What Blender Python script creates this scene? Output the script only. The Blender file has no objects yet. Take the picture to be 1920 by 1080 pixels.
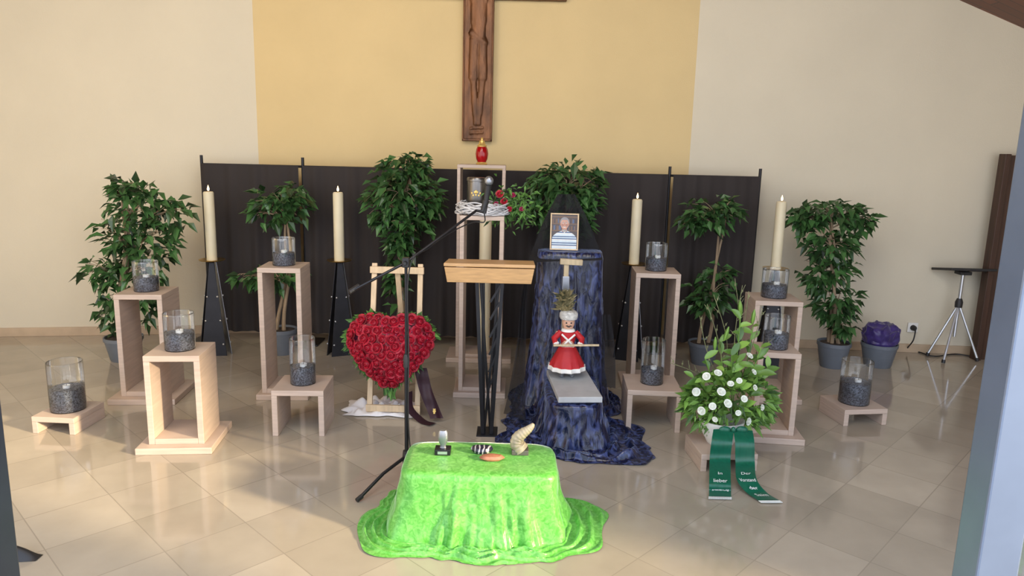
import bpy, bmesh, math, random
from mathutils import Vector, Matrix, noise, Quaternion
random.seed(7)
S=bpy.context.scene; COL=S.collection
PI=math.pi; R=math.radians; V=Vector
# ------------------------------------------------------------------ camera
F=1350.0; HC=1.75; PITCH=R(10.8); ROLL=R(1.4)
CM=Matrix.Translation((0,0,HC))@Matrix.Rotation(PI/2-PITCH,4,'X')@Matrix.Rotation(ROLL,4,'Z')
C3=CM.to_3x3(); CI=CM.inverted()
def ray(px,py): return C3@V(((px-960)/F,-(py-540)/F,-1))
def G(px,py,z=0.0):
    d=ray(px,py); t=(z-HC)/d.z; return V((0,0,HC))+d*t
def P(px,py,Y):
    d=ray(px,py); t=Y/d.y; return V((0,0,HC))+d*t
def dep(p): return -(CI@V(p)).z
def sz(px,p): return px/F*dep(p)
cd=bpy.data.cameras.new('camera'); cam=bpy.data.objects.new('camera',cd); COL.objects.link(cam)
cam.matrix_world=CM; cd.sensor_width=36; cd.lens=F/1920*36; cd.clip_start=.05
S.camera=cam
S.view_settings.view_transform='Standard'
# ------------------------------------------------------------------ materials
def N(nt,t,**k):
    n=nt.nodes.new(t)
    for a,b in k.items(): setattr(n,a,b)
    return n
def base(name):
    m=bpy.data.materials.new(name); m.use_nodes=True; nt=m.node_tree
    return m,nt,nt.nodes['Principled BSDF']
def mat(name,c,rough=.5,metal=0,var=.12,scale=8,st=(1,1,1),bump=0,bs=60,sheen=0,emit=0,island=False,c2=None,sub=0,alpha=1):
    m,nt,b=base(name); lk=nt.links.new
    tc=N(nt,'ShaderNodeTexCoord'); mp=N(nt,'ShaderNodeMapping'); mp.inputs['Scale'].default_value=st
    lk(tc.outputs['Object'],mp.inputs[0])
    nz=N(nt,'ShaderNodeTexNoise'); nz.inputs['Scale'].default_value=scale; nz.inputs['Detail'].default_value=4
    lk(mp.outputs[0],nz.inputs['Vector'])
    rp=N(nt,'ShaderNodeValToRGB'); e=rp.color_ramp.elements
    lo=[max(0,x*(1-var)) for x in c]; hi=list(c2) if c2 else [min(1,x*(1+var)) for x in c]
    e[0].position=.3; e[1].position=.7; e[0].color=(*lo,1); e[1].color=(*hi,1)
    if island:
        g=N(nt,'ShaderNodeNewGeometry'); lk(g.outputs['Random Per Island'],rp.inputs[0]); e[0].position=0; e[1].position=1
    else: lk(nz.outputs['Fac'],rp.inputs[0])
    lk(rp.outputs[0],b.inputs['Base Color'])
    b.inputs['Roughness'].default_value=rough; b.inputs['Metallic'].default_value=metal
    if sheen: b.inputs['Sheen Weight'].default_value=sheen; b.inputs['Sheen Roughness'].default_value=.35
    if emit: lk(rp.outputs[0],b.inputs['Emission Color']); b.inputs['Emission Strength'].default_value=emit
    if sub: b.inputs['Subsurface Weight'].default_value=sub; b.inputs['Subsurface Radius'].default_value=(.02,.012,.006)
    if alpha<1: b.inputs['Alpha'].default_value=alpha
    if bump:
        n2=N(nt,'ShaderNodeTexNoise'); n2.inputs['Scale'].default_value=bs; n2.inputs['Detail'].default_value=3
        lk(mp.outputs[0],n2.inputs['Vector'])
        bp=N(nt,'ShaderNodeBump'); bp.inputs['Strength'].default_value=bump; bp.inputs['Distance'].default_value=.01
        lk(n2.outputs['Fac'],bp.inputs['Height']); lk(bp.outputs[0],b.inputs['Normal'])
    return m
def velvet(name,c,hi,scale=14,rough=.4,st=(1,1,1),bump=.4,sheen=.4,lo=.36,hip=.66,dist=.8,tint=None,bd=.01,det=5):
    m,nt,b=base(name); lk=nt.links.new
    tc=N(nt,'ShaderNodeTexCoord'); mp=N(nt,'ShaderNodeMapping'); mp.inputs['Scale'].default_value=st; lk(tc.outputs['Object'],mp.inputs[0])
    nz=N(nt,'ShaderNodeTexNoise'); nz.inputs['Scale'].default_value=scale; nz.inputs['Detail'].default_value=det; nz.inputs['Distortion'].default_value=dist
    lk(mp.outputs[0],nz.inputs['Vector'])
    rp=N(nt,'ShaderNodeValToRGB'); e=rp.color_ramp.elements; e[0].position=lo; e[1].position=hip; e[0].color=(*c,1); e[1].color=(*hi,1)  # lighter stop paints crushed-pile highlights into the base colour
    lk(nz.outputs['Fac'],rp.inputs[0]); lk(rp.outputs[0],b.inputs['Base Color'])
    b.inputs['Roughness'].default_value=rough; b.inputs['Sheen Weight'].default_value=sheen; b.inputs['Sheen Roughness'].default_value=.25
    b.inputs['Sheen Tint'].default_value=(*(tint or [min(1,x*1.4+.15) for x in hi]),1)
    bp=N(nt,'ShaderNodeBump'); bp.inputs['Strength'].default_value=bump; bp.inputs['Distance'].default_value=bd
    lk(nz.outputs['Fac'],bp.inputs['Height']); lk(bp.outputs[0],b.inputs['Normal'])
    return m
def glassy(name,tint=(1,1,1),amt=.08,rough=.02,blend=.28):
    m=bpy.data.materials.new(name); m.use_nodes=True; nt=m.node_tree; lk=nt.links.new
    out=nt.nodes['Material Output']; nt.nodes.remove(nt.nodes['Principled BSDF'])
    t=N(nt,'ShaderNodeBsdfTransparent'); t.inputs[0].default_value=(*tint,1)
    g=N(nt,'ShaderNodeBsdfGlossy'); g.inputs['Roughness'].default_value=rough
    lw=N(nt,'ShaderNodeLayerWeight'); lw.inputs['Blend'].default_value=blend
    tc=N(nt,'ShaderNodeTexCoord'); nz=N(nt,'ShaderNodeTexNoise'); nz.inputs['Scale'].default_value=4; lk(tc.outputs['Object'],nz.inputs['Vector'])
    ad=N(nt,'ShaderNodeMath',operation='MULTIPLY_ADD'); lk(nz.outputs['Fac'],ad.inputs[0]); ad.inputs[1].default_value=.04; lk(lw.outputs['Fresnel'],ad.inputs[2])
    ad2=N(nt,'ShaderNodeMath',operation='MULTIPLY_ADD'); lk(ad.outputs[0],ad2.inputs[0]); ad2.inputs[1].default_value=.75; ad2.inputs[2].default_value=amt-.04
    mx=N(nt,'ShaderNodeMixShader'); lk(ad2.outputs[0],mx.inputs[0]); lk(t.outputs[0],mx.inputs[1]); lk(g.outputs[0],mx.inputs[2]); lk(mx.outputs[0],out.inputs[0])
    return m
def tiles():
    m,nt,b=base('stone_tiles'); lk=nt.links.new
    tc=N(nt,'ShaderNodeTexCoord'); mp=N(nt,'ShaderNodeMapping'); mp.inputs['Rotation'].default_value=(0,0,R(44)); mp.inputs['Location'].default_value=(.13,.07,0)
    lk(tc.outputs['Object'],mp.inputs[0])
    br=N(nt,'ShaderNodeTexBrick'); br.offset=0; br.inputs['Scale'].default_value=1; br.inputs['Brick Width'].default_value=.365; br.inputs['Row Height'].default_value=.365
    br.inputs['Mortar Size'].default_value=.003; br.inputs['Mortar Smooth'].default_value=.3; br.inputs['Bias'].default_value=0
    br.inputs['Color1'].default_value=(.44,.385,.305,1); br.inputs['Color2'].default_value=(.35,.305,.24,1); br.inputs['Mortar'].default_value=(.30,.26,.205,1)
    lk(mp.outputs[0],br.inputs['Vector'])
    nz=N(nt,'ShaderNodeTexNoise'); nz.inputs['Scale'].default_value=3.5; nz.inputs['Detail'].default_value=8; lk(tc.outputs['Object'],nz.inputs['Vector'])
    mx=N(nt,'ShaderNodeMix',data_type='RGBA',blend_type='OVERLAY'); mx.inputs[0].default_value=.22
    lk(br.outputs['Color'],mx.inputs[6]); lk(nz.outputs['Fac'],mx.inputs[7]); lk(mx.outputs[2],b.inputs['Base Color'])
    b.inputs['Roughness'].default_value=.085; b.inputs['IOR'].default_value=1.65
    bp=N(nt,'ShaderNodeBump'); bp.inputs['Strength'].default_value=.10; bp.inputs['Distance'].default_value=.003; bp.invert=True
    lk(br.outputs['Fac'],bp.inputs['Height']); lk(bp.outputs[0],b.inputs['Normal'])
    return m
def planks():
    m,nt,b=base('wood_planks'); lk=nt.links.new
    tc=N(nt,'ShaderNodeTexCoord'); br=N(nt,'ShaderNodeTexBrick'); br.inputs['Scale'].default_value=1
    br.inputs['Brick Width'].default_value=3; br.inputs['Row Height'].default_value=.11; br.inputs['Mortar Size'].default_value=.004
    br.inputs['Color1'].default_value=(.17,.05,.025,1); br.inputs['Color2'].default_value=(.11,.033,.017,1); br.inputs['Mortar'].default_value=(.02,.008,.005,1)
    lk(tc.outputs['Object'],br.inputs['Vector']); lk(br.outputs['Color'],b.inputs['Base Color']); b.inputs['Roughness'].default_value=.4
    return m
def gravelm():
    m,nt,b=base('dark_gravel'); lk=nt.links.new
    tc=N(nt,'ShaderNodeTexCoord'); vo=N(nt,'ShaderNodeTexVoronoi'); vo.inputs['Scale'].default_value=150; lk(tc.outputs['Object'],vo.inputs['Vector'])
    rp=N(nt,'ShaderNodeValToRGB'); e=rp.color_ramp.elements; e[0].color=(.016,.02,.03,1); e[1].color=(.20,.225,.28,1); e[1].position=.95
    sp=N(nt,'ShaderNodeSeparateColor'); lk(vo.outputs['Color'],sp.inputs[0]); lk(sp.outputs[0],rp.inputs[0]); lk(rp.outputs[0],b.inputs['Base Color'])
    bp=N(nt,'ShaderNodeBump'); bp.inputs['Strength'].default_value=1; bp.inputs['Distance'].default_value=.004; bp.invert=True
    lk(vo.outputs['Distance'],bp.inputs['Height']); lk(bp.outputs[0],b.inputs['Normal']); b.inputs['Roughness'].default_value=.5
    return m
M={}
M['floor']=tiles(); M['planks']=planks(); M['gravel']=gravelm()
M['wallc']=mat('ochre_plaster',(.66,.51,.265),.85,var=.04,scale=1.5,bump=.12,bs=90)
M['wall']=mat('cream_plaster',(.66,.60,.47),.85,var=.03,scale=1.5,bump=.12,bs=90)
M['skirt']=mat('beige_skirting',(.50,.38,.26),.35,var=.1)
M['beech']=mat('pinkish_beech',(.49,.385,.315),.45,var=.10,scale=5,st=(1,1,12),bump=.03,bs=30)
M['oak']=mat('honey_oak',(.54,.32,.14),.4,var=.15,scale=5,st=(2,14,14))
M['pine']=mat('light_pine',(.64,.48,.30),.5,var=.12,scale=6,st=(8,8,1))
M['black']=mat('black_metal',(.018,.018,.022),.38,.5,var=.2)
M['plastic']=mat('black_plastic',(.015,.015,.017),.5,var=.2)
M['steel']=mat('brushed_steel',(.55,.57,.6),.3,.9,var=.1)
M['greymetal']=mat('grey_metal',(.32,.34,.38),.35,.8,var=.1)
M['brass']=mat('brass',(.62,.42,.14),.28,1,var=.15)
M['curtain']=mat('black_curtain',(.027,.021,.020),.85,var=.10,scale=2,st=(3,1,.5))
M['wax']=mat('ivory_wax',(.68,.61,.43),.45,var=.04,sub=.1)
M['flame']=mat('flame_glow',(1,.62,.25),.5,emit=9,var=.05)
M['whitewax']=mat('white_wax',(.76,.76,.73),.4,var=.03)
M['wick']=mat('charred_wick',(.03,.03,.03),.9)
M['glass']=glassy('clear_glass',(.96,.975,.98),.10,blend=.26)
M['pane']=glassy('window_glass',(.86,.92,.97),.08)
M['leaf']=mat('ficus_leaf',(.024,.068,.021),.33,var=.6,island=True,c2=(.068,.175,.050))
M['bark']=mat('grey_bark',(.30,.22,.14),.8,var=.35,scale=14,st=(1,1,.3),bump=.3,bs=40)
M['sprig']=mat('green_brown_twig',(.16,.17,.08),.7,var=.35,scale=14)
M['pot']=mat('grey_pot',(.13,.15,.18),.5,var=.1)
M['soil']=mat('dark_soil',(.05,.035,.025),.95,var=.5,scale=40,bump=.6,bs=80)
M['green']=velvet('green_velvet',(.085,.36,.045),(.20,.57,.12),scale=38,rough=.32,bump=.18,lo=.38,hip=.68,sheen=1.0,dist=1.2,tint=(.85,1,.75),bd=.008,det=4)
M['blue']=velvet('blue_velvet',(.004,.007,.030),(.075,.105,.28),scale=28,rough=.23,st=(1,1,.34),bump=.6,sheen=.6,lo=.46,hip=.75,tint=(.5,.6,.9))
M['tulle']=mat('black_tulle',(.006,.006,.008),.9,var=.3,scale=30,alpha=.88)
M['tulle2']=mat('thin_black_tulle',(.006,.006,.009),.9,var=.3,scale=30,alpha=.70)
M['whitecloth']=mat('white_cloth',(.78,.76,.76),.9,var=.06)
M['red']=mat('red_petals',(.17,.0015,.010),.55,var=.4,island=True,c2=(.46,.005,.026))
M['magenta']=mat('magenta_petals',(.14,.002,.025),.5,var=.4,island=True,c2=(.36,.008,.07))
M['white']=mat('white_petals',(.80,.82,.74),.6,var=.05,island=True)
M['fern']=mat('fern_green',(.03,.10,.018),.55,var=.5,island=True,c2=(.12,.28,.05))
M['spring']=mat('spring_green',(.045,.13,.02),.5,var=.5,island=True,c2=(.19,.37,.06))
M['lime']=mat('lily_green',(.085,.20,.030),.34,var=.4,island=True,c2=(.24,.43,.08))
M['ribbon']=mat('green_satin',(.003,.10,.055),.33,var=.15,scale=60,st=(1,1,.05),sheen=.2)
M['purple']=mat('maroon_satin',(.024,.004,.010),.6,var=.2)
M['letter']=mat('silver_lettering',(.80,.84,.82),.4,var=.02)
M['gold']=mat('gold_print',(.75,.52,.16),.35,.6,var=.05)
M['bronze']=mat('aged_bronze',(.125,.052,.020),.42,.5,var=.5,scale=5,st=(3,3,1),bump=.25,bs=25)
M['redglass']=mat('red_glass',(.33,.003,.006),.08,var=.15)
M['urnmetal']=mat('pewter_urn',(.17,.16,.15),.30,.9,var=.15)
M['twig']=mat('whitewashed_twig',(.50,.50,.51),.8,var=.25,island=True,c2=(.75,.75,.76))
M['slab']=mat('grey_slate',(.42,.43,.435),.5,var=.12,scale=10)
M['paleoak']=mat('pale_golden_wood',(.50,.40,.25),.5,var=.2,scale=6,st=(8,8,1))
M['skin']=mat('doll_skin',(.66,.38,.26),.5,var=.05)
M['dollred']=mat('doll_red',(.42,.010,.016),.6,var=.15)
M['dollwhite']=mat('doll_white',(.80,.78,.73),.7,var=.06)
M['fur']=mat('grey_fur',(.60,.58,.54),.95,var=.3,scale=60,bump=1,bs=120)
M['feather']=mat('brown_feather',(.07,.08,.03),.7,var=.5,island=True,c2=(.28,.22,.10))
M['foil']=mat('purple_wrap',(.045,.028,.15),.42,var=.35,scale=20,bump=.3,bs=30,sheen=.3)
M['alu']=mat('bluegrey_aluminium',(.145,.185,.26),.35,.4,var=.08)
M['darkalu']=mat('dark_aluminium',(.02,.025,.045),.4,.4,var=.1)
M['doorwood']=mat('dark_brown_wood',(.05,.022,.013),.5,var=.3,scale=4,st=(8,8,.6))
M['socket']=mat('white_plastic',(.78,.77,.73),.4,var=.03)
M['stone']=mat('orange_stone',(.40,.16,.09),.4,var=.3,scale=20)
M['horn']=mat('cream_horn',(.36,.31,.21),.36,var=.4,scale=18,bump=.3,bs=50)
M['darkbase']=mat('dark_plinth',(.10,.09,.075),.4,var=.2)
# ------------------------------------------------------------------ mesh builder
class MB:
    def __init__(s): s.v=[];s.f=[];s.m=[]
    def add(s,vs,fs,mi=0):
        n=len(s.v); s.v+=[tuple(v) for v in vs]; s.f+=[tuple(i+n for i in f) for f in fs]; s.m+=[mi]*len(fs); return s
    def box(s,c,d,rot=None,mi=0):
        c=V(c); q=[V((x*d[0]/2,y*d[1]/2,z*d[2]/2)) for x in(-1,1) for y in(-1,1) for z in(-1,1)]
        if rot: q=[rot@v for v in q]
        return s.add([c+v for v in q],[(0,1,3,2),(4,6,7,5),(0,4,5,1),(2,3,7,6),(0,2,6,4),(1,5,7,3)],mi)
    def bar(s,a,b,w,t,side=(1,0,0),mi=0):
        a,b=V(a),V(b); z=(b-a).normalized(); x=(V(side)-z*z.dot(V(side))).normalized(); y=z.cross(x)
        q=[]
        for p in(a,b):
            for i,j in((-1,-1),(1,-1),(1,1),(-1,1)): q.append(p+x*(i*w/2)+y*(j*t/2))
        return s.add(q,[(3,2,1,0),(4,5,6,7),(0,1,5,4),(1,2,6,5),(2,3,7,6),(3,0,4,7)],mi)
    def tube(s,pts,r,n=8,mi=0):
        pts=[V(p) for p in pts]; k=len(pts); rs=r if isinstance(r,(list,tuple)) else [r]*k
        vs=[];x=None
        for i,p in enumerate(pts):
            d=(pts[min(i+1,k-1)]-pts[max(i-1,0)])
            d=d.normalized() if d.length>1e-9 else V((0,0,1))
            if x is None: x=d.orthogonal().normalized()
            else:
                x=x-d*d.dot(x); x=x.normalized() if x.length>1e-6 else d.orthogonal().normalized()
            y=d.cross(x)
            for j in range(n):
                a=2*PI*j/n; vs.append(p+(x*math.cos(a)+y*math.sin(a))*rs[i])
        fs=[(i*n+j,i*n+(j+1)%n,(i+1)*n+(j+1)%n,(i+1)*n+j) for i in range(k-1) for j in range(n)]
        fs+=[tuple(range(n-1,-1,-1)),tuple(range((k-1)*n,k*n))]
        return s.add(vs,fs,mi)
    def lathe(s,prof,n=28,c=(0,0,0),mi=0,sx=1,sy=1,fn=None,cap=True):
        c=V(c);vs=[]
        for r,z in prof:
            for j in range(n):
                a=2*PI*j/n; q=fn(a,r,z) if fn else r
                vs.append(c+V((q*math.cos(a)*sx,q*math.sin(a)*sy,z)))
        k=len(prof)
        fs=[(i*n+j,i*n+(j+1)%n,(i+1)*n+(j+1)%n,(i+1)*n+j) for i in range(k-1) for j in range(n)]
        if cap and prof[0][0]>1e-5: fs.append(tuple(range(n-1,-1,-1)))
        if cap and prof[-1][0]>1e-5: fs.append(tuple(range((k-1)*n,k*n)))
        return s.add(vs,fs,mi)
    def ell(s,c,r,n=14,m=9,mi=0,rot=None):
        c=V(c);vs=[];r=r if isinstance(r,(tuple,list)) else (r,r,r)
        for i in range(m+1):
            t=PI*i/m
            for j in range(n):
                a=2*PI*j/n; q=V((r[0]*math.sin(t)*math.cos(a),r[1]*math.sin(t)*math.sin(a),-r[2]*math.cos(t)))
                vs.append(c+(rot@q if rot else q))
        return s.add(vs,[(i*n+j,i*n+(j+1)%n,(i+1)*n+(j+1)%n,(i+1)*n+j) for i in range(m) for j in range(n)],mi)
    def poly(s,pts,mi=0): return s.add(pts,[tuple(range(len(pts)))],mi)
    def grid(s,fn,nu,nv,mi=0,wrap=False):
        vs=[fn(i/nu,j/nv) for j in range(nv+1) for i in range(nu+(0 if wrap else 1))]
        w=nu if wrap else nu+1
        return s.add(vs,[(j*w+i,j*w+(i+1)%w,(j+1)*w+(i+1)%w,(j+1)*w+i) for j in range(nv) for i in range(nu)],mi)
    def leaf(s,p,d,L,w,up,mi=0,droop=.2):
        d=V(d).normalized(); x=d.cross(V(up)); x=x.normalized() if x.length>1e-4 else d.orthogonal().normalized(); u=x.cross(d); p=V(p)
        m=p+d*(.42*L); l=m-x*w*.5+u*w*.22; r=m+x*w*.5+u*w*.22; t=p+d*L-V((0,0,1))*L*droop
        return s.add([p,l,m,r,t],[(0,2,1),(0,3,2),(2,4,1),(2,3,4)],mi)
    def blade(s,p,d,L,w,up,mi=0,droop=.25):
        d=V(d).normalized(); x=d.cross(V(up)); x=x.normalized() if x.length>1e-4 else d.orthogonal().normalized(); u=x.cross(d); p=V(p)
        vs=[];fs=[]
        for i in range(6):
            t=i/5; c=p+d*L*t-V((0,0,1))*L*droop*t*t; ww=w*.5*math.sin(PI*min(1,.08+t*.92))**.8
            vs+=[c-x*ww+u*ww*.4,c,c+x*ww+u*ww*.4]
        for i in range(5):
            a=i*3; fs+=[(a,a+1,a+4,a+3),(a+1,a+2,a+5,a+4)]
        return s.add(vs,fs,mi)
    def mesh(s,name,mats,smooth=True,recalc=True,ang=40):
        me=bpy.data.meshes.new(name); me.from_pydata(s.v,[],s.f)
        for q in (mats if isinstance(mats,(list,tuple)) else [mats]): me.materials.append(q)
        me.polygons.foreach_set('material_index',s.m)
        if recalc:
            bm=bmesh.new(); bm.from_mesh(me); bmesh.ops.recalc_face_normals(bm,faces=bm.faces); bm.to_mesh(me); bm.free()
        if smooth:
            me.shade_smooth(); me.set_sharp_from_angle(angle=R(ang))
        me.update(); return me
    def build(s,name,mats,parent=None,o=None,smooth=True,recalc=True,bevel=0,ang=40,subsurf=0):
        if o is not None:
            o=V(o); s.v=[tuple(V(v)-o) for v in s.v]
        ob=bpy.data.objects.new(name,s.mesh(name,mats,smooth,recalc,ang)); COL.objects.link(ob)
        if parent: ob.parent=parent
        elif o is not None: ob.location=o
        if bevel:
            b=ob.modifiers.new('bevel','BEVEL'); b.width=bevel; b.segments=2; b.limit_method='ANGLE'
        if subsurf:
            b=ob.modifiers.new('sub','SUBSURF'); b.levels=subsurf; b.render_levels=subsurf
        return ob
def tag(o,label,cat,group=None,kind=None):
    o['label']=label; o['category']=cat
    if group: o['group']=group
    if kind: o['kind']=kind
    return o
def thing(name,label,cat,loc=(0,0,0),rotz=0,group=None):
    o=bpy.data.objects.new(name,None); COL.objects.link(o); o.empty_display_size=.1
    o.location=loc; o.rotation_euler=(0,0,rotz); tag(o,label,cat,group); return o
def structthing(name,loc):
    o=bpy.data.objects.new(name,None); COL.objects.link(o); o.location=loc; o['kind']='structure'; return o
def struct(o): o['kind']='structure'; return o
def inst(me,name,parent,loc,s=1):
    o=bpy.data.objects.new(name,me); COL.objects.link(o); o.parent=parent; o.location=loc; o.scale=(s,s,s); return o
def bez(p0,p1,p2,p3,n=14):
    p0,p1,p2,p3=map(V,(p0,p1,p2,p3)); return [(p0*(1-t)**3+p1*3*t*(1-t)**2+p2*3*t*t*(1-t)+p3*t**3) for t in [i/n for i in range(n+1)]]
def smoothpath(pts,n=8):
    pts=[V(p) for p in pts]; out=[]
    for i in range(len(pts)-1):
        a=pts[max(i-1,0)];b=pts[i];c=pts[i+1];d=pts[min(i+2,len(pts)-1)]
        for k in range(n):
            t=k/n; out.append(.5*((2*b)+(c-a)*t+(2*a-5*b+4*c-d)*t*t+(3*b-a-3*c+d)*t**3))
    out.append(pts[-1]); return out
# ------------------------------------------------------------------ room shell
XR=-.6; ZR=4.83
def zc(x): return ZR-.4*abs(x-XR)
struct(MB().box((0,3.0,-.06),(13,8.4,.12)).build('floor',M['floor'],o=(0,0,0),smooth=False))
YW=6.62
cl=P(485,300,YW); cr=P(1292,310,YW)
def wall(name,a,b,m,th=.16,out=None):
    a=V((a[0],a[1],0)); b=V((b[0],b[1],0)); ts=[0,1]
    if (a.x-XR)*(b.x-XR)<0: ts=[0,(XR-a.x)/(b.x-a.x),1]
    nrm=V((0,1,0)) if out is None else V(out); mb=MB()
    pts=[a.lerp(b,t) for t in ts]
    f=[p for p in pts]+[V((p.x,p.y,zc(p.x)+.02)) for p in reversed(pts)]
    n=len(f); mb.add(f+[p+nrm*th for p in f],[tuple(range(n)),tuple(range(2*n-1,n-1,-1))]+[(i,(i+1)%n,n+(i+1)%n,n+i) for i in range(n)])
    return struct(mb.build(name,m,o=(a+b)/2,smooth=False))
la=P(0,640,6.25); ra=P(1900,650,6.42)
dl=(V((la.x,la.y))-V((cl.x,cl.y))); dr=(V((ra.x,ra.y))-V((cr.x,cr.y)))
lend=V((cl.x,cl.y))+dl*1.25; rend=V((cr.x,cr.y))+dr*1.12
wall('wall_back',cl,cr,M['wallc']); wall('wall_left_wing',lend,cl,M['wall']); wall('wall_right_wing',cr,rend,M['wall'])
wall('wall_left',(lend.x,1.0),(lend.x,lend.y+.1),M['wall'],out=(-1,0,0)); wall('wall_right',(rend.x,1.0),(rend.x,rend.y+.1),M['wall'],out=(1,0,0))
def skirt(name,a,b):
    a=V((a[0],a[1],.04)); b=V((b[0],b[1],.04)); d=(b-a).normalized(); n=V((d.y,-d.x,0))
    return struct(MB().bar(a+n*.009,b+n*.009,.018,.08,side=n).build(name,M['skirt'],o=(a+b)/2,smooth=False,bevel=.003))
skirt('baseboard_back',cl,cr); skirt('baseboard_left',lend,cl); skirt('baseboard_right',cr,rend)
cb=MB()
for sx in(-1,1):
    xo=XR+sx*6.2; x0=XR
    a=[V((x0,.95,zc(x0))),V((xo,.95,zc(xo))),V((xo,6.9,zc(xo))),V((x0,6.9,zc(x0)))]
    cb.add(a+[p+V((0,0,.1)) for p in a],[(0,1,2,3),(4,5,6,7),(0,1,5,4),(1,2,6,5),(2,3,7,6),(3,0,4,7)])
struct(cb.build('ceiling',M['planks'],o=(XR,4,ZR),smooth=False))
YD=6.3
dt=P(1887,291,YD)
d=structthing('door_1',(dt.x+.2,YD,0)); ztop=dt.z
MB().box((0,0,ztop/2),(.42,.05,ztop)).build('door_leaf',M['doorwood'],d,bevel=.004,smooth=False)
MB().box((-.215,-.01,ztop/2),(.05,.09,ztop+.02)).build('door_frame',M['doorwood'],d,bevel=.004,smooth=False)
a=P(1806,1080,1.25); w=.078
d=structthing('window_1',(a.x+w/2,1.25,0))
MB().box((0,0,1.35),(w,.07,2.7)).build('window_frame',M['alu'],d,bevel=.004,smooth=False)
MB().box((w/2+.007,.01,1.35),(.014,.045,2.7)).build('gasket',M['darkalu'],d,smooth=False)
MB().box((.55,.01,1.35),(.95,.012,2.66)).build('pane',M['pane'],d,smooth=False)
MB().box((.55,.0,.05),(1.0,.06,.1)).build('window_rail',M['alu'],d,bevel=.004,smooth=False)
a=P(40,1080,1.29)
d=structthing('window_2',(a.x-.06,1.25,0))
MB().box((0,0,1.35),(.12,.08,2.7)).build('window_frame',M['darkalu'],d,bevel=.004,smooth=False)
g=G(52,1046)
mb=MB().grid(lambda u,v:g+V((-.10+.15*u,(v-.5)*.10*(1-u*.5),.002+.06*(1-u*u)*math.sin(PI*v))),12,10)
tag(mb.build('door_stop',M['plastic'],o=g),'black rubber door wedge on the floor beside the dark left post','door stop')
# ------------------------------------------------------------------ crucifix
Yc=YW
t0=P(897,265,Yc-.06); bw=sz(56,t0); cx=P(896,150,Yc-.05).x
cz=P(1055,2,Yc-.05).z
d=thing('crucifix','large bronze crucifix with relief figure hanging on the ochre wall','crucifix',(cx,Yc-.044,t0.z))
H=4.0-t0.z; zl=cz-t0.z
mb=MB().box((0,0.01,H/2),(bw,.07,H)); 
mb.box((-bw/2+.008,-.03,H/2),(.016,.02,H)).box((bw/2-.008,-.03,H/2),(.016,.02,H)).box((0,-.03,.012),(bw,.02,.024))
mb.build('upright_beam',M['bronze'],d,bevel=.006,smooth=False)
MB().box((0,.012,zl+.14),(sz(318,t0),.06,.28)).build('cross_arm',M['bronze'],d,bevel=.006,smooth=False)
def cap(x,z,a,b,r,h):
    a,b=V(a),V(b);p=V((x,z));ab=b-a;t=max(0,min(1,(p-a).dot(ab)/ab.length_squared));q=(p-a-ab*t).length/r
    return h*math.sqrt(max(0,1-q*q))
def relief(u,v):
    x=(u-.5)*bw*.86; z=.05+v*(zl+.5)
    h=0
    for s in(-1,1):
        h=max(h,cap(x,z,(s*.018,.24),(s*.04,.55),.028,.035),cap(x,z,(s*.04,.55),(s*.034,.86),.042,.045),cap(x,z,(s*.012,.15),(s*.018,.26),.022,.035))
        h=max(h,cap(x,z,(s*.08,1.28),(s*.105,1.75),.022,.03))
    h=max(h,cap(x,z,(0,.88),(0,1.0),.062,.05),cap(x,z,(0,1.02),(0,1.2),.07,.05),cap(x,z,(0,1.2),(0,1.3),.08,.05),cap(x,z,(.01,1.42),(.015,1.5),.045,.06))
    h=max(h,cap(x,z,(-.05,.92),(.05,.84),.035,.055))
    for zz in(.07,.11): h=max(h,cap(x,z,(-.06,zz),(.05,zz+.01),.011,.02))
    return (x,-.026-h*.36+.003*noise.noise((x*30,z*12,0)),z)
MB().grid(relief,44,170).build('relief_figure',M['bronze'],d,ang=80)
# ------------------------------------------------------------------ curtain screen
YS=6.3
px=[383,570,1248,1415]; ptop=[293,300,315,318]
xs=[P(p,t+150,YS).x for p,t in zip(px,ptop)]
zt=P(900,319,YS).z; zp=zt+.07
scr=thing('backdrop_frame','black metal post frame holding up the black backdrop curtains','frame',(xs[0],YS,0))
for i,x in enumerate(xs):
    MB().tube([(x-xs[0],0.03,0.01),(x-xs[0],.03,zp)],.013,10).build('post',M['black'],scr)
    MB().box((x-xs[0],.0,.008),(.26,.26,.014)).build('foot_plate',M['black'],scr,bevel=.003,smooth=False)
for i in range(3):
    MB().tube([(xs[i]-xs[0],.03,zt-.008),(xs[i+1]-xs[0],.03,zt-.008)],.011,8).build('top_rail',M['black'],scr)
cl_lab=['black pleated curtain panel at the left end of the screen','wide black pleated curtain panel in the middle of the screen behind the lectern','black pleated curtain panel at the right end of the screen']
for i in range(3):
    x0,x1=xs[i]+.02,xs[i+1]-.02; wd=x1-x0
    def cf(u,v,x0=x0,wd=wd,i=i):
        x=x0+u*wd; f=.013*math.sin(x*34+i+noise.noise((x*2,0,i))*3)+.009*math.sin(x*57+2*i+v)+.022*noise.noise((x*4,v*1.2,i))
        return (x,YS-.024+f*(.35+.85*v)-.012,zt+.0-v*(zt-.10))
    tag(MB().grid(cf,int(wd*100),14).build('curtain',M['curtain'],o=((x0+x1)/2,YS,.10),ang=80),cl_lab[i],'curtain','black backdrop curtains')
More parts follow.
